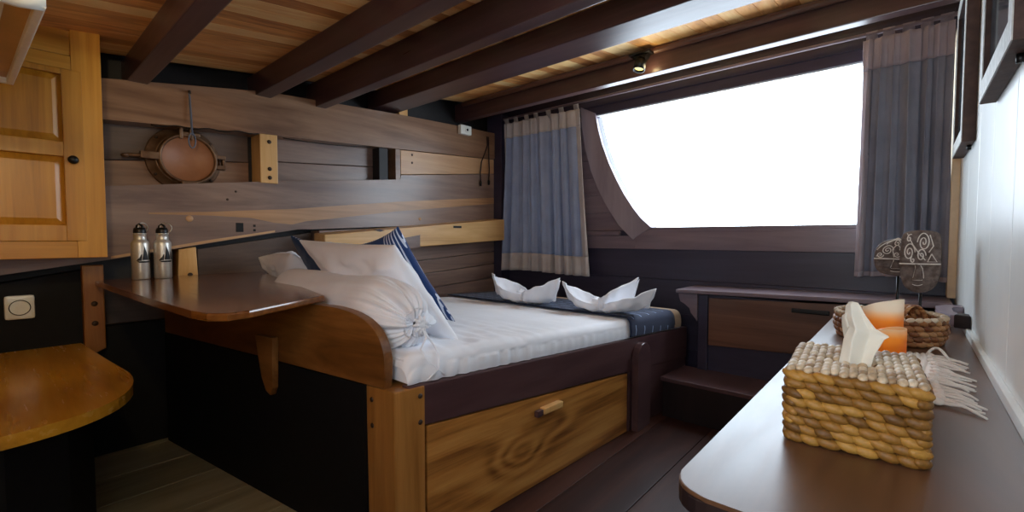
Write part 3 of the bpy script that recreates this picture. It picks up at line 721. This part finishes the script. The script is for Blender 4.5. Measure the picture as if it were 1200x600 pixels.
# bolster with gathered, tied end
bo = thing('bolster', 'white bolster with gathered tied end, lying against the curved head panel', 'bolster', (-1.95, 1.1, -.46))
BC = Vector((0, 1.105, -.325)); R0 = .148
def bol(u, v):
    a = 2*PI*u; ca_, sa_ = math.cos(a), math.sin(a)
    if v < .12: q = v/.12; x = -2.62+.05*q; r = R0*math.sin(q*PI/2)
    elif v < .5: q = (v-.12)/.38; x = lerp(-2.57, -1.68, q); r = R0*(1+.03*math.sin(q*9))
    elif v < .92: th = (v-.5)/.42*1.33; x = -1.68+.205*math.sin(th); r = R0*math.cos(th)**.72
    else: q = (v-.92)/.08; x = -1.481-.012*q; r = R0*.356*(1-q)+.008
    g = clamp((v-.38)/.3, 0, 1)
    rg = mnoise.noise(Vector((ca_*3.4, sa_*3.4, 2+x*1.2)))+.75*mnoise.noise(Vector((ca_*7.5, sa_*7.5, 5+x*2.0)))
    rg -= .35*abs(mnoise.noise(Vector((ca_*11, sa_*11, 9+x))))
    r2 = r*(1+.15*g*rg); x += .030*g*rg*clamp((v-.55)/.2, 0, 1)*min(1, r/.04)
    r2 += .012*mnoise.noise(Vector((x*5, ca_*2, sa_*2)))*(1 if r > .05 else 0)
    z = BC.z+r2*sa_-.022*clamp((v-.5)/.4, 0, 1)
    return (x, BC.y+r2*ca_, max(z, mtop(1.1)+.004))
MB().grid(lambda u, v: bol(u, v), 220, 90, closed_u=True).build('cover', 'sheet', bo)
k = Vector((-1.462, 1.105, -.347))
b = MB()
for i in range(9):
    a = i*2*PI/9+.3; b.tube([k, k+Vector((.018, .022*math.cos(a), .022*math.sin(a))), k+Vector((.01, .04*math.cos(a), .04*math.sin(a)))], [.007, .009, .004], 6)
b.lump(k+Vector((.006, 0, 0)), (.018, 0, 0), (0, .022, 0), (0, 0, .022))
b.build('knot', 'sheet', bo)
b = MB()
for s, dy in ((1, .0), (-1, .03)):
    b.tube([k+Vector((.012, 0, 0)), k+Vector((.03, .02*s+dy, -.05)), k+Vector((.035, .05*s+dy, -.09)), k+Vector((.07, .045*s+dy, -.127)), k+Vector((.082, .03*s+dy*2, -.17)), k+Vector((.085, .06*s+dy, -.20))], .004, 6)
b.build('tie', 'sheet', bo)

# ------------------------------------------------------------------ two folded towels on the runner
def towel(cx, cy, rot, wings, label):
    cz = mtop(cy)+.020
    t = thing('towel', label, 'towel', (cx, cy, cz), 'folded towels on the runner')
    R = Matrix.Translation((cx, cy, cz)) @ Matrix.Rotation(rot, 4, 'Z')
    for (L, ht, wd, dirx, lift, skew) in wings:
        def fn(u, v):
            # v: pinch -> tip ; u: across the U-shaped section
            a = (u-.5)*PI*1.05
            w = wd*(.22+.95*math.sin(min(1, v*1.12)*PI)**.8*(1-v*.25))*(1-v**4*.85); h = ht*(.42+.58*v**1.1)
            s = math.sin(a); c = 1-math.cos(a)
            p = Vector((dirx*(L*v+.05*v*c), w*s+skew*v, c*h*(1.0 if s < 0 else .92)+lift*v*v))
            p += Vector((.01*mnoise.noise(Vector((v*7, u*6, L*5+3))), .012*mnoise.noise(Vector((v*8, u*7, L*7))), .012*mnoise.noise(Vector((v*6, u*5, L*9)))))
            p.z = max(p.z, .002+.002*v)
            return R @ p
        MB().grid(fn, 28, 26).build('wing', 'sheet', t, solid=.007)
    def band(u, v):
        a = 2*PI*u; x = (v-.5)*.10; r = .036+.018*abs(v-.5)*2
        return R @ Vector((x, r*1.25*math.cos(a)*(1+.08*math.sin(a*7)), .045+r*.95*math.sin(a)+.004*math.sin(a*9+v*3)))
    MB().grid(band, 48, 8, closed_u=True).build('pinch', 'sheet', t, solid=.006)
towel(-2.21, 2.67, .02, [(.29, .16, .13, -1, .04, .0), (.255, .165, .13, 1, .03, .02)], 'white folded towel shaped like a bow, closer to the blue curtain')
towel(-1.55, 2.68, .04, [(.26, .12, .12, -1, .06, .0), (.30, .12, .12, 1, .05, .05), (.15, .19, .15, 1, .03, .12)], 'white folded towel with one tall peak, beside the bed edge')

# ------------------------------------------------------------------ curtains
def curtain(name_label, x0t, x1t, x0b, x1b, zt0, zt1, zb, hdr, hem, mat, trim, folds, tabs, yc, side, amp=.028):
    t = thing('curtain', name_label, 'curtain', ((x0b+x1b)/2, yc, zb))
    def pt(u, zf, dy=0):
        zt = lerp(zt0, zt1, u)
        q = 1-zf
        x = lerp(lerp(x0t, x1t, u), lerp(x0b, x1b, u), q)
        a = amp*(.45+.75*q)*(1+.45*math.sin(u*11+1))
        ph = u*folds*2*PI+1.9*math.sin(u*6+q*.6)+.8*math.sin(u*17)
        y = yc+a*math.sin(ph)+.4*a*math.sin(ph*2.1+q)
        return Vector((x+.006*math.sin(ph*2+q*2), y+dy, lerp(zb+.01*math.sin(u*5), zt, zf)))
    ln = zt0-zb
    zh, zm = 1-hdr/ln, hem/ln
    N = folds*18
    e0, e1 = side
    MB().grid(lambda u, v: pt(lerp(e0, e1, u), lerp(zm, zh, v)), N, 30).build('panel', mat, t, solid=.003)
    MB().grid(lambda u, v: pt(u, lerp(zh-.012, 1, v), -.003), N, 8).build('header', trim, t, solid=.004)
    MB().grid(lambda u, v: pt(u, lerp(0, zm+.005, v), -.003), N, 6).build('hem', trim, t, solid=.004)
    if e0 > 0: MB().grid(lambda u, v: pt(lerp(0, e0+.01, u), lerp(zm, zh, v)), 10, 30).build('side_band', trim, t, solid=.003)
    if e1 < 1: MB().grid(lambda u, v: pt(lerp(e1-.01, 1, u), lerp(zm, zh, v)), 10, 30).build('side_band', trim, t, solid=.003)
    for u in tabs:
        p = pt(u, 1); 
        MB().grid(lambda a, v: Vector((p.x+(a-.5)*.055, yc-.012+.024*v if False else (yc+.012*math.cos(v*2*PI)), p.z-.03+.075*(.5-.5*math.cos(v*2*PI)))), 4, 16).build('tab', trim, t, solid=.003)
    return t
curtain('slate blue curtain with pale borders hanging left of the window', -3.22, -2.29, -3.245, -2.18, 1.175, 1.165, -.345, .135, .17, 'cur_panel', 'cur_trim', 9, [.04, .18, .32, .46, .62, .78, .96], 3.545, (.035, .94))
curtain('grey curtain with mauve top band hanging right of the window', -.255, .15, -.262, .158, 1.195, 1.20, -.245, .165, .02, 'cur_panel2', 'cur_trim2', 7, [.1, .3, .5, .7, .9], 3.545, (.09, 1.0), .026)
o = MB().tube([(-3.23, 3.545, 1.222), (XR-.005, 3.545, 1.232)], .012, 10).build('curtain_rail', 'trimw'); tag(o, 'thin brown curtain rail under the beam above the window', 'curtain rail')

# ------------------------------------------------------------------ low cabinet under the window and step before it
ca = thing('cabinet', 'low dark wooden cabinet under the window with reddish door', 'cabinet', (-.6, 3.45, ZF))
ct = MB().hexa([(-1.285, 3.27, -.405), (XR-.02, 3.27, -.375), (XR-.02, 3.645, -.375), (-1.285, 3.645, -.405), (-1.285, 3.27, -.378), (XR-.02, 3.27, -.345), (XR-.02, 3.645, -.345), (-1.285, 3.645, -.378)], .008)
ct.build('cabinet_top', 'trimw', ca)
MB().box(-1.14, XR-.03, 3.35, 3.645, ZF, -.41).build('body', 'navy', ca)
MB().prism([(-1.275, 3.30, -.406), (-1.14, 3.30, -.406), (-1.14, 3.30, -.60), (-1.16, 3.30, -.565), (-1.185, 3.30, -.545), (-1.19, 3.30, -.51), (-1.22, 3.30, -.485), (-1.26, 3.30, -.47), (-1.27, 3.30, -.44)], (0, .3, 0), .004).build('scrolled_end', 'trimw', ca)
MB().hexa([(-1.068, 3.325, -.765), (-.27, 3.325, -.73), (-.27, 3.35, -.73), (-1.068, 3.35, -.765), (-1.068, 3.325, -.43), (-.27, 3.325, -.40), (-.27, 3.35, -.40), (-1.068, 3.35, -.43)], .004).build('door', 'cabdoor', ca)
MB().box(-.56, -.36, 3.31, 3.33, -.475, -.448, .006).build('handle', 'black', ca)
MB().box(-1.14, -1.075, 3.325, 3.36, ZF, -.41, .004).build('stile', 'navy', ca)
st = thing('step', 'dark low step between the bed and the window cabinet', 'step', (-.8, 3.2, ZF))
MB().hexa([(-1.262, 2.965, -.975), (-.25, 2.965, -.975), (-.25, 3.348, -.975), (-1.242, 3.348, -.975), (-1.262, 2.965, -.948), (-.25, 2.965, -.948), (-.25, 3.348, -.948), (-1.242, 3.348, -.948)], .004).build('tread', 'rail', st)
MB().box(-1.25, -.25, 2.985, 3.34, ZF, -.975).build('riser', 'counterb', st)

# ------------------------------------------------------------------ counter along the right wall
co = thing('counter', 'varnished brown counter along the white wall with rounded corner', 'counter', (-.05, 2, ZF))
cl, cn, cf = -.287, .708, 3.262
r = .06
poly = [(XR-.003, cn)] + [(XR-.003, cf), (cl, cf)] + [(cl, cn+r)] + [(cl+r-r*math.cos(a*PI/12), cn+r-r*math.sin(a*PI/12)) for a in range(1, 7)]
MB().prism([(p[0], p[1], -.436) for p in poly], (0, 0, .0285), .003).build('edge_strip', 'counterb', co)
MB().prism([(p[0], p[1], -.4075) for p in poly], (0, 0, .0075), .003).build('counter_top', 'countert', co)
MB().box(cl+.03, XR-.003, cn+.03, cf-.01, ZF, -.4365, .006).build('body', 'counterb', co)

# grab handle on the wall
gh = thing('grab_handle', 'wooden grab handle fixed to the white wall above the counter', 'handle', (.15, 2.75, -.35))
p = [(XR-.002, 3.02), (.125, 3.0), (.092, 2.93), (.088, 2.80), (.10, 2.69), (.128, 2.62), (XR-.002, 2.60), (XR-.002, 2.665), (.148, 2.68), (.136, 2.74), (.136, 2.87), (.15, 2.93), (XR-.002, 2.94)]
MB().prism([(q[0], q[1], -.372) for q in p], (0, 0, .05), .008).build('bar', 'archw', gh)  # pale tone stands in for the reflection on its top
MB().prism([(q[0], q[1], -.375) for q in ((.140, 2.611), (XR-.002, 2.594), (XR-.002, 2.668), (.155, 2.678))], (0, 0, .056), .006).build('end_grip', 'counterb', gh)
MB().lathe([(0, .002), (.005, .002), (.005, 0)], (.0885, 2.78, -.347), (-1, 0, 0), 10).build('screw', 'black', gh)

# ------------------------------------------------------------------ pictures on the right wall
def picture(y0, y1, z0, z1, dp, label, side='frame_dark'):
    t = thing('picture', label, 'picture', (XR, (y0+y1)/2, z0), 'framed pictures on the white wall')
    w = .06; x0 = XR-dp
    f = MB()
    f.prism([(x0, y0, z0), (x0, y1, z0), (x0, y1-w, z0+w), (x0, y0+w, z0+w)], (dp-.002, 0, 0)).prism([(x0, y0, z1), (x0, y1, z1), (x0, y1-w, z1-w), (x0, y0+w, z1-w)], (dp-.002, 0, 0))
    f.prism([(x0, y0, z0), (x0, y0, z1), (x0, y0+w, z1-w), (x0, y0+w, z0+w)], (dp-.002, 0, 0)).prism([(x0, y1, z0), (x0, y1, z1), (x0, y1-w, z1-w), (x0, y1-w, z0+w)], (dp-.002, 0, 0))
    f.build('frame', side, t)
    g = MB(); e = .0025
    for q in (((y0+.002, z0+.002), (y1-.002, z0+.002), (y1-w, z0+w), (y0+w, z0+w)), ((y0+.002, z1-.002), (y1-.002, z1-.002), (y1-w, z1-w), (y0+w, z1-w)), ((y0+.002, z0+.002), (y0+.002, z1-.002), (y0+w, z1-w), (y0+w, z0+w)), ((y1-.002, z0+.002), (y1-.002, z1-.002), (y1-w, z1-w), (y1-w, z0+w))):
        g.prism([(x0-e, a, b) for a, b in q], (e, 0, 0))
    g.build('frame_face', 'frame_white', t)
    MB().box(x0+.012, x0+.016, y0+w, y1-w, z0+w, z1-w).build('print', 'picglass', t)
    MB().lathe([(0, .0), (.008, 0), (.008, -.02), (0, -.02)], (XR-.012, y0+.12, z0), (0, 0, 1), 10).build('hook', 'black', t)
picture(2.725, 3.29, .405, 1.15, .042, 'dark-edged whitewashed picture frame on the white wall beside the grey curtain')
picture(1.465, 2.10, .425, 1.12, .038, 'whitewashed picture frame on the white wall, partly cut off at the top corner')

# ------------------------------------------------------------------ woven tissue box and tissue
tbx = thing('tissue_box', 'woven golden straw tissue box on the counter', 'tissue box', (-.083, 1.15, -.4))
W, D, HT = .222, .285, .14
RM = Matrix.Translation((-.083, 1.163, -.4)) @ Matrix.Rotation(math.radians(4), 4, 'Z')
sw = MB(); rows = 8
CR = .022
def walk(t_):
    # point, tangent and outward normal on a rounded rectangle
    segs = [('l', (-W/2+CR, -D/2), (1, 0), W-2*CR), ('a', (W/2-CR, -D/2+CR), -PI/2, CR*PI/2), ('l', (W/2, -D/2+CR), (0, 1), D-2*CR), ('a', (W/2-CR, D/2-CR), 0, CR*PI/2),
            ('l', (W/2-CR, D/2), (-1, 0), W-2*CR), ('a', (-W/2+CR, D/2-CR), PI/2, CR*PI/2), ('l', (-W/2, D/2-CR), (0, -1), D-2*CR), ('a', (-W/2+CR, -D/2+CR), PI, CR*PI/2)]
    t_ %= sum(g[3] for g in segs)
    for kd, o_, d, L in segs:
        if t_ <= L:
            if kd == 'l': d = Vector(d); return Vector(o_)+d*t_, d, Vector((d.y, -d.x))
            a = d+t_/CR; n_ = Vector((math.cos(a), math.sin(a))); return Vector(o_)+n_*CR, Vector((-n_.y, n_.x)), n_
        t_ -= L
    return Vector((-W/2+CR, -D/2)), Vector((1, 0)), Vector((0, -1))
tot = 2*(W+D)-8*CR+2*PI*CR
R3 = RM.to_3x3()
for rI in range(rows):
    z = .011+HT*rI/rows*.985; nl = 34; ofs = (rI % 2)*.5+random.uniform(-.15, .15)
    for k_ in range(nl):
        p, d, nrm = walk((k_+ofs+random.uniform(-.08, .08))*tot/nl)
        q = p-nrm*(.0095+.0025*random.random())
        hl = tot/nl*.70*random.uniform(.92, 1.1); tl = random.uniform(.002, .0045)
        sw.lump(RM @ Vector((q.x, q.y, z+random.uniform(-.0012, .0012))), R3 @ Vector((d.x*hl, d.y*hl, -tl)), R3 @ Vector((nrm.x*.0115, nrm.y*.0115, .0)), R3 @ Vector((0, 0, .0108)), 10, 8)
sw.build('woven_side', 'weave_gold', tbx)
sw = MB(); nc, nr = 15, 9
for i in range(nc):
    for j in range(nr):
        x_ = (i+.5)/nc*(W-.012)-W/2+.006; y_ = (j+.5+(i % 2)*.4)/nr*(D-.02)-D/2+.008
        if y_ > D/2-.006: continue
        if abs(x_) < .05 and abs(y_+.01) < .012: continue
        sw.lump(RM @ Vector((x_, y_, HT+.002+random.uniform(-.001, .0015))), RM.to_3x3() @ Vector((.0015, D/nr*.56, 0)), RM.to_3x3() @ Vector((.0088, 0, 0)), RM.to_3x3() @ Vector((0, 0, .0075)), 9, 6)
sw.build('woven_top', 'weave_pale', tbx)
MB().box(-W/2+.016, W/2-.016, -D/2+.016, D/2-.016, .004, HT-.002, .004, mat=RM).build('liner', 'weave_brown', tbx)
ti = thing('tissue', 'white paper tissue pulled up from the woven box', 'tissue', (-.08, 1.15, -.26))
rowsT = [  # each row: points from left to right (dx from centre, dy, z)
    [(-.028, .0, -.262), (-.012, -.012, -.262), (.008, .008, -.262), (.024, .0, -.262)],
    [(-.024, .0, -.235), (-.008, -.016, -.236), (.012, .006, -.236), (.030, -.008, -.232)],
    [(-.020, .0, -.205), (-.006, -.020, -.208), (.018, .008, -.208), (.044, -.004, -.200)],
    [(-.012, .004, -.182), (.0, -.018, -.186), (.022, .006, -.190), (.052, .0, -.194)],
    [(-.020, .004, -.160), (-.006, -.016, -.163), (.012, .004, -.172), (.030, .004, -.182)],
    [(-.019, .006, -.140), (-.010, -.010, -.138), (.004, .003, -.146), (.014, .004, -.158)],
    [(-.014, .006, -.132), (-.007, -.004, -.130), (.001, .002, -.132), (.006, .004, -.142)]]
def tis(u, v):
    a = v*(len(rowsT)-1); i = min(int(a), len(rowsT)-2); f = a-i
    b = u*3; j = min(int(b), 2); g = b-j
    p = Vector(rowsT[i][j]).lerp(Vector(rowsT[i][j+1]), g).lerp(Vector(rowsT[i+1][j]).lerp(Vector(rowsT[i+1][j+1]), g), f)
    return Vector((-.079+p.x, 1.145+p.y*.75, p.z))
MB().grid(tis, 34, 34).build('front_fold', 'tissue', ti, solid=.0012)
MB().grid(lambda u, v: Vector((-.087+lerp(-.02, .022, u)*(1-.35*v)+.004*math.sin(v*5), 1.166+.010*math.sin(u*6+v*3)-.012*v, lerp(-.262, -.150-.03*abs(u-.4), v))), 20, 20).build('rear_fold', 'tissue', ti, solid=.0012)

# ------------------------------------------------------------------ fringed woven mat behind the tissue box
mt = thing('woven_mat', 'off white woven mat with knotted fringe lying beside the tissue box', 'mat', (-.03, 1.72, -.4))
def matf(u, v): return Vector((lerp(-.10, .058, u)+.006*math.sin(v*9), lerp(1.46, 2.06, v), -.395+.0025*math.sin(u*60)+.003*mnoise.noise(Vector((u*6, v*9, 1)))))
MB().grid(matf, 60, 40).build('weave', 'fringe', mt, solid=.005)
b = MB()
for i in range(13): b.lump((.058+.004*math.sin(i), 1.475+i*.0475, -.392), (.012, 0, 0), (0, .02, 0), (0, 0, .007), 8, 5)
b.build('knotted_edge', 'fringe', mt)
for i in range(24):
    y = 1.47+i*.0245; L = random.uniform(.055, .085); bend = random.uniform(-.05, .03)
    pts = [(.06+L*q, y+bend*q*q-.03*q, -.392-.004*q+.006*math.sin(q*PI)*random.random()) for q in (0, .25, .5, .75, 1)]
    MB().tube(pts, [.0042, .004, .0036, .0032, .0024], 6).build('tassel', 'fringe', mt)
MB().tube([(.05+.05*q, 2.06+.035*math.sin(q*PI)-.08*q*q, -.39+.018*math.sin(q*PI)) for q in [k/12 for k in range(13)]], .0045, 6).build('tassel', 'fringe', mt)

# ------------------------------------------------------------------ round woven basket
bk = thing('basket', 'round low brown woven basket at the far end of the counter', 'basket', (-.062, 2.32, -.4))
BX, BY = -.062, 2.32
b = MB()
for rI in range(5):
    rad = .158+.012*math.sin(rI/4*PI*.8); nl = 34
    for k_ in range(nl):
        a = (k_+(rI % 2)*.5)*2*PI/nl
        ca_, sa = math.cos(a), math.sin(a)
        b.lump((BX+rad*ca_, BY+rad*sa, -.388+rI*.0195), (-sa*.019, ca_*.019, -.004), (ca_*.010, sa*.010, 0), (0, 0, .0115), 8, 6)
b.build('woven_side', 'weave_brown', bk)
b = MB()
for k_ in range(38):
    a = k_*2*PI/38; ca_, sa = math.cos(a), math.sin(a)
    b.lump((BX+.164*ca_, BY+.164*sa, -.30), (-sa*.013, ca_*.013, .003), (ca_*.013, sa*.013, 0), (0, 0, .009), 8, 6)
b.build('rim', 'weave_pale', bk)
MB().lathe([(0, .004), (.15, .004), (.155, .009), (0, .012)], (BX, BY, -.4), (0, 0, 1), 32).build('base', 'weave_brown', bk)
hd = MB()
for s in range(26):
    a = s/25*PI; c = Vector((-.025+.085*(1-math.cos(a))*.5-.02, 2.30-.07*math.cos(a), -.385+.125*math.sin(a)))
    tg = Vector((.04*math.sin(a), .07*math.sin(a), .125*math.cos(a))).normalized()*.012
    for o_ in (-.016, 0, .016): hd.lump(c+Vector((o_, 0, 0)), tg, (.0085, 0, 0), (0, .007, .004), 7, 5)
o = hd.build('woven_loop', 'weave_brown', bk)

# ------------------------------------------------------------------ two frosted orange cups
def cup(x, y, r, lo, hi, label):
    t = thing('cup', label, 'cup', (x, y, -.4), 'frosted orange cups')
    seg = 40; b = MB()
    def top(a): return lerp(lo, hi, .5+.5*math.cos(a))-.004*math.cos(2*a)
    fa = -.35
    def wall(rad, u, v):
        a = 2*PI*u; return Vector((x+rad*math.cos(a+fa)*(1+.02*v), y+rad*math.sin(a+fa)*(1+.02*v), -.398+.004+(top(a)-.004)*v))
    b.grid(lambda u, v: wall(r, u, v), seg, 14, True).grid(lambda u, v: wall(r-.004, u, v), seg, 14, True)
    b.grid(lambda u, v: wall(lerp(r-.004, r, v), u, 1), seg, 2, True)
    b.lathe([(0, 0), (r*.96, 0), (r, .006)], (x, y, -.399), (0, 0, 1), seg)
    return b.build('cup_body', 'cup', t, origin=None)
cup(-.062, 1.80, .05, .175, .215, 'tall frosted orange cup with slanted rim, the farther of two')
cup(-.045, 1.50, .042, .150, .172, 'frosted orange cup right behind the tissue, the closer of two')

# ------------------------------------------------------------------ carved masks on stands
def spiral(b, c, rr, turns, ph, S, r=.0028, flip=1, n=40):
    b.tube([S(c[0]+rr*(1-q)*math.cos(flip*(ph+turns*2*PI*q)), c[1]+rr*(1-q)*math.sin(flip*(ph+turns*2*PI*q))) for q in [i/n for i in range(n+1) if i/n < .93]], r, 6)
def mask(cx, cy, zc, w, h, outline, brow, label, spirals, yaw, extra):
    t = thing('mask', label, 'mask', (cx, cy, -.4), 'carved masks on stands')
    ca_, sa = math.cos(yaw), math.sin(yaw)
    def W3(u, v, dpt): return Vector((cx+u*w/2*ca_-dpt*sa*-1*0+dpt*(-sa)*-1*0+dpt*sa*-1, cy+u*w/2*sa-dpt*ca_, zc+v*h/2))
    def bulge(u, v):
        base = .030*max(0, 1-(abs(u)/1.02)**2.4)**.5*max(0, 1-(abs(v)/1.04)**4)**.5
        if v < brow: base -= .022*min(1, (brow-v)*14)*max(0, 1-abs(u)**4)*clamp((v+.62)/.12, 0, 1)
        nose = .030*math.exp(-(u/(.12+.16*clamp((brow-v)/.5, 0, 1)))**6)*clamp((v+.60)/.05, 0, 1)*clamp((brow+.03-v)/.04, 0, 1)*(.6+.4*clamp((brow-v)/.4, 0, 1))
        eye = .006*sum(math.exp(-((u-s*.45)/.2)**2-((v-brow+.28)/.12)**2) for s in (-1, 1))
        mouth = .007*math.exp(-((u)/.28)**4)*math.exp(-((v+.70)/.055)**2)-.005*math.exp(-((u)/.28)**4)*math.exp(-((v+.63)/.03)**2)
        return base+nose+eye*(1 if v < brow else 0)+mouth
    def edge(v): return outline(v)
    def fr(a, b_):
        v = 1-2*b_; v = math.sin(v*PI/2); u = math.sin((2*a-1)*PI/2)
        return W3(u*edge(v), v, bulge(u, v)+.012)
    def bk_(a, b_):
        v = math.sin((1-2*b_)*PI/2); u = math.sin((1-2*a)*PI/2)
        return W3(u*edge(v), v, .012-.028*max(0, 1-u**4)**.5*max(0, 1-v**6)**.5)
    MB().grid(fr, 46, 60).grid(bk_, 20, 24).build('face', 'stone', t)
    rl = MB()
    def S(u, v): return W3(u*edge(v), v, bulge(u, v)+.0125)
    for c, rr, tn, ph, fl in spirals: spiral(rl, c, rr, tn, ph, S, .0022, fl)
    rl.tube([S(-.98+1.96*q/20, brow+.01) for q in range(21)], .003, 6)
    for pl in extra: rl.tube([S(*p) for p in pl], .0022, 6)
    for s_ in (-1, 1): rl.tube([S(s_*(.13+.15*q), brow-.03-q*.42) for q in (0, .25, .5, .75, 1)], .0016, 6)  # pale nose and mouth lines drawn in place of edge highlights
    rl.tube([S(-.26+.52*q, -.58) for q in (0, .25, .5, .75, 1)], .0016, 6).tube([S(-.3+.6*q, -.72-.04*math.sin(q*PI)) for q in (0, .25, .5, .75, 1)], .0016, 6)
    if extra[0][0][0] < 0: rl.tube([S(.98*math.cos(q), .985*math.sin(q)) for q in [PI*(.12+.76*k/24) for k in range(25)]], .0022, 6)
    rl.build('relief_and_highlights', 'relief', t)
    MB().tube([(cx, cy, zc-h/2+.012), (cx, cy, -.385)], .0055, 10).build('rod', 'black', t)
    MB().box(cx-.045, cx+.045, cy-.035, cy+.035, -.4, -.38, .003).build('stand_base', 'counterb', t)
def out1(v): return (1-.10*max(0, v)**2-.30*max(0, -v)**2)*max(0, 1-(abs(v)**(16 if v > 0 else 7)))**.5
def out2(v): return math.sqrt(max(0, 1-(max(0, v)**2.3)*.94-(max(0, -v)**3)*.72))*(1-abs(v)**14)
mask(.034, 2.60, -.103, .138, .265, out1, -.08, 'tall flat-topped carved mask on a black rod stand',
     [((-.45, .30), .30, 2.2, 0, 1), ((.25, .62), .32, 2.2, PI, -1), ((.15, .2), .22, 1.8, 0, 1), ((-.5, .74), .14, 1.4, 1, 1), ((-.25, .06), .12, 1.2, 2, 1)], .30,
     [[(.62, .25), (.85, .0), (.45, .0), (.62, .25)], [(-.75, .9), (-.3, .55), (.0, .3), (.35, .05)], [(.55, .85), (.7, .5), (.5, .3)]])
mask(-.042, 2.66, -.088, .165, .17, out2, -.10, 'round-topped carved mask on a rod stand, half behind the tall mask',
     [((-.42, .36), .27, 2.2, 0, 1), ((.38, .36), .27, 2.2, PI, -1), ((-.72, .12), .16, 1.6, 0, -1), ((.75, .12), .16, 1.6, 0, 1), ((0, .72), .2, 1.6, 0, 1), ((0, .14), .16, 1.5, 0, -1)], .12,
     [[(-.9, .02), (-.55, .75), (0, .93), (.55, .75), (.9, .02)], [(-.12, .0), (-.2, .4), (-.05, .62)], [(.12, .0), (.2, .4), (.05, .62)]])

# ------------------------------------------------------------------ light
wd = bpy.data.worlds.new('daylight'); scn.world = wd; wd.use_nodes = True
bg = wd.node_tree.nodes['Background']; bg.inputs[0].default_value = (.74, .87, 1.0, 1); bg.inputs[1].default_value = 10.0

def portal(name, loc, rot, sx, sy):
    l = bpy.data.lights.new(name, 'AREA'); l.shape = 'RECTANGLE'; l.size = sx; l.size_y = sy; l.cycles.is_portal = True
    o = bpy.data.objects.new(name, l); COL.objects.link(o); o.location = Vector(loc)+Vector((0, 0, H)); o.rotation_euler = rot
portal('window_portal', (-1.04, YB+.02, .6), (-PI/2, 0, 0), 2.35, 1.1)
portal('fill_portal', (-.15, -.45, .26), (PI/2, 0, 0), .8, .72)  # guides daylight through the added opening behind the camera

def lamp(name, loc, power, col, r=.05, spot=None, target=None):
    l = bpy.data.lights.new(name, 'SPOT' if spot else 'POINT'); l.energy = power; l.color = col; l.shadow_soft_size = r
    o = bpy.data.objects.new(name, l); COL.objects.link(o); o.location = Vector(loc)+Vector((0, 0, H))
    if spot:
        l.spot_size = spot; l.spot_blend = .25
        o.rotation_euler = (Vector(target)-Vector(loc)).to_track_quat('-Z', 'Y').to_euler()
    return o
lamp('spotlight_glow', (-1.405, 3.035, 1.175), .7, (1, .80, .40), .03)
lamp('warm_fill', (-.72, -.28, .42), 5, (1, .80, .56), .06)  # unseen warm fill, added to brighten the box front and unit underside
lamp('cabin_lamp', (-.9, -.05, .86), 30, (1, .74, .36), .05, 1.1, (-3.05, -.12, .32))

# ------------------------------------------------------------------ camera
cam = bpy.data.cameras.new('camera'); cam.sensor_width = 36; cam.lens = 533/1200*36; cam.clip_start = .01
co_ = bpy.data.objects.new('camera', cam); COL.objects.link(co_); scn.camera = co_
co_.location = (0, 0, H)
pitch = math.atan((300-278)/533)
co_.rotation_euler = (PI/2-pitch, 0, math.radians(41.3))

vs = scn.view_settings
scn.display_settings.display_device = 'sRGB'
vs.view_transform = 'Standard'; vs.look = 'None'; vs.gamma = 1; vs.use_curve_mapping = False; vs.exposure = 0
scn.cycles.use_denoising = True
scn.cycles.max_bounces = 10; scn.cycles.diffuse_bounces = 6; scn.cycles.sample_clamp_indirect = 8
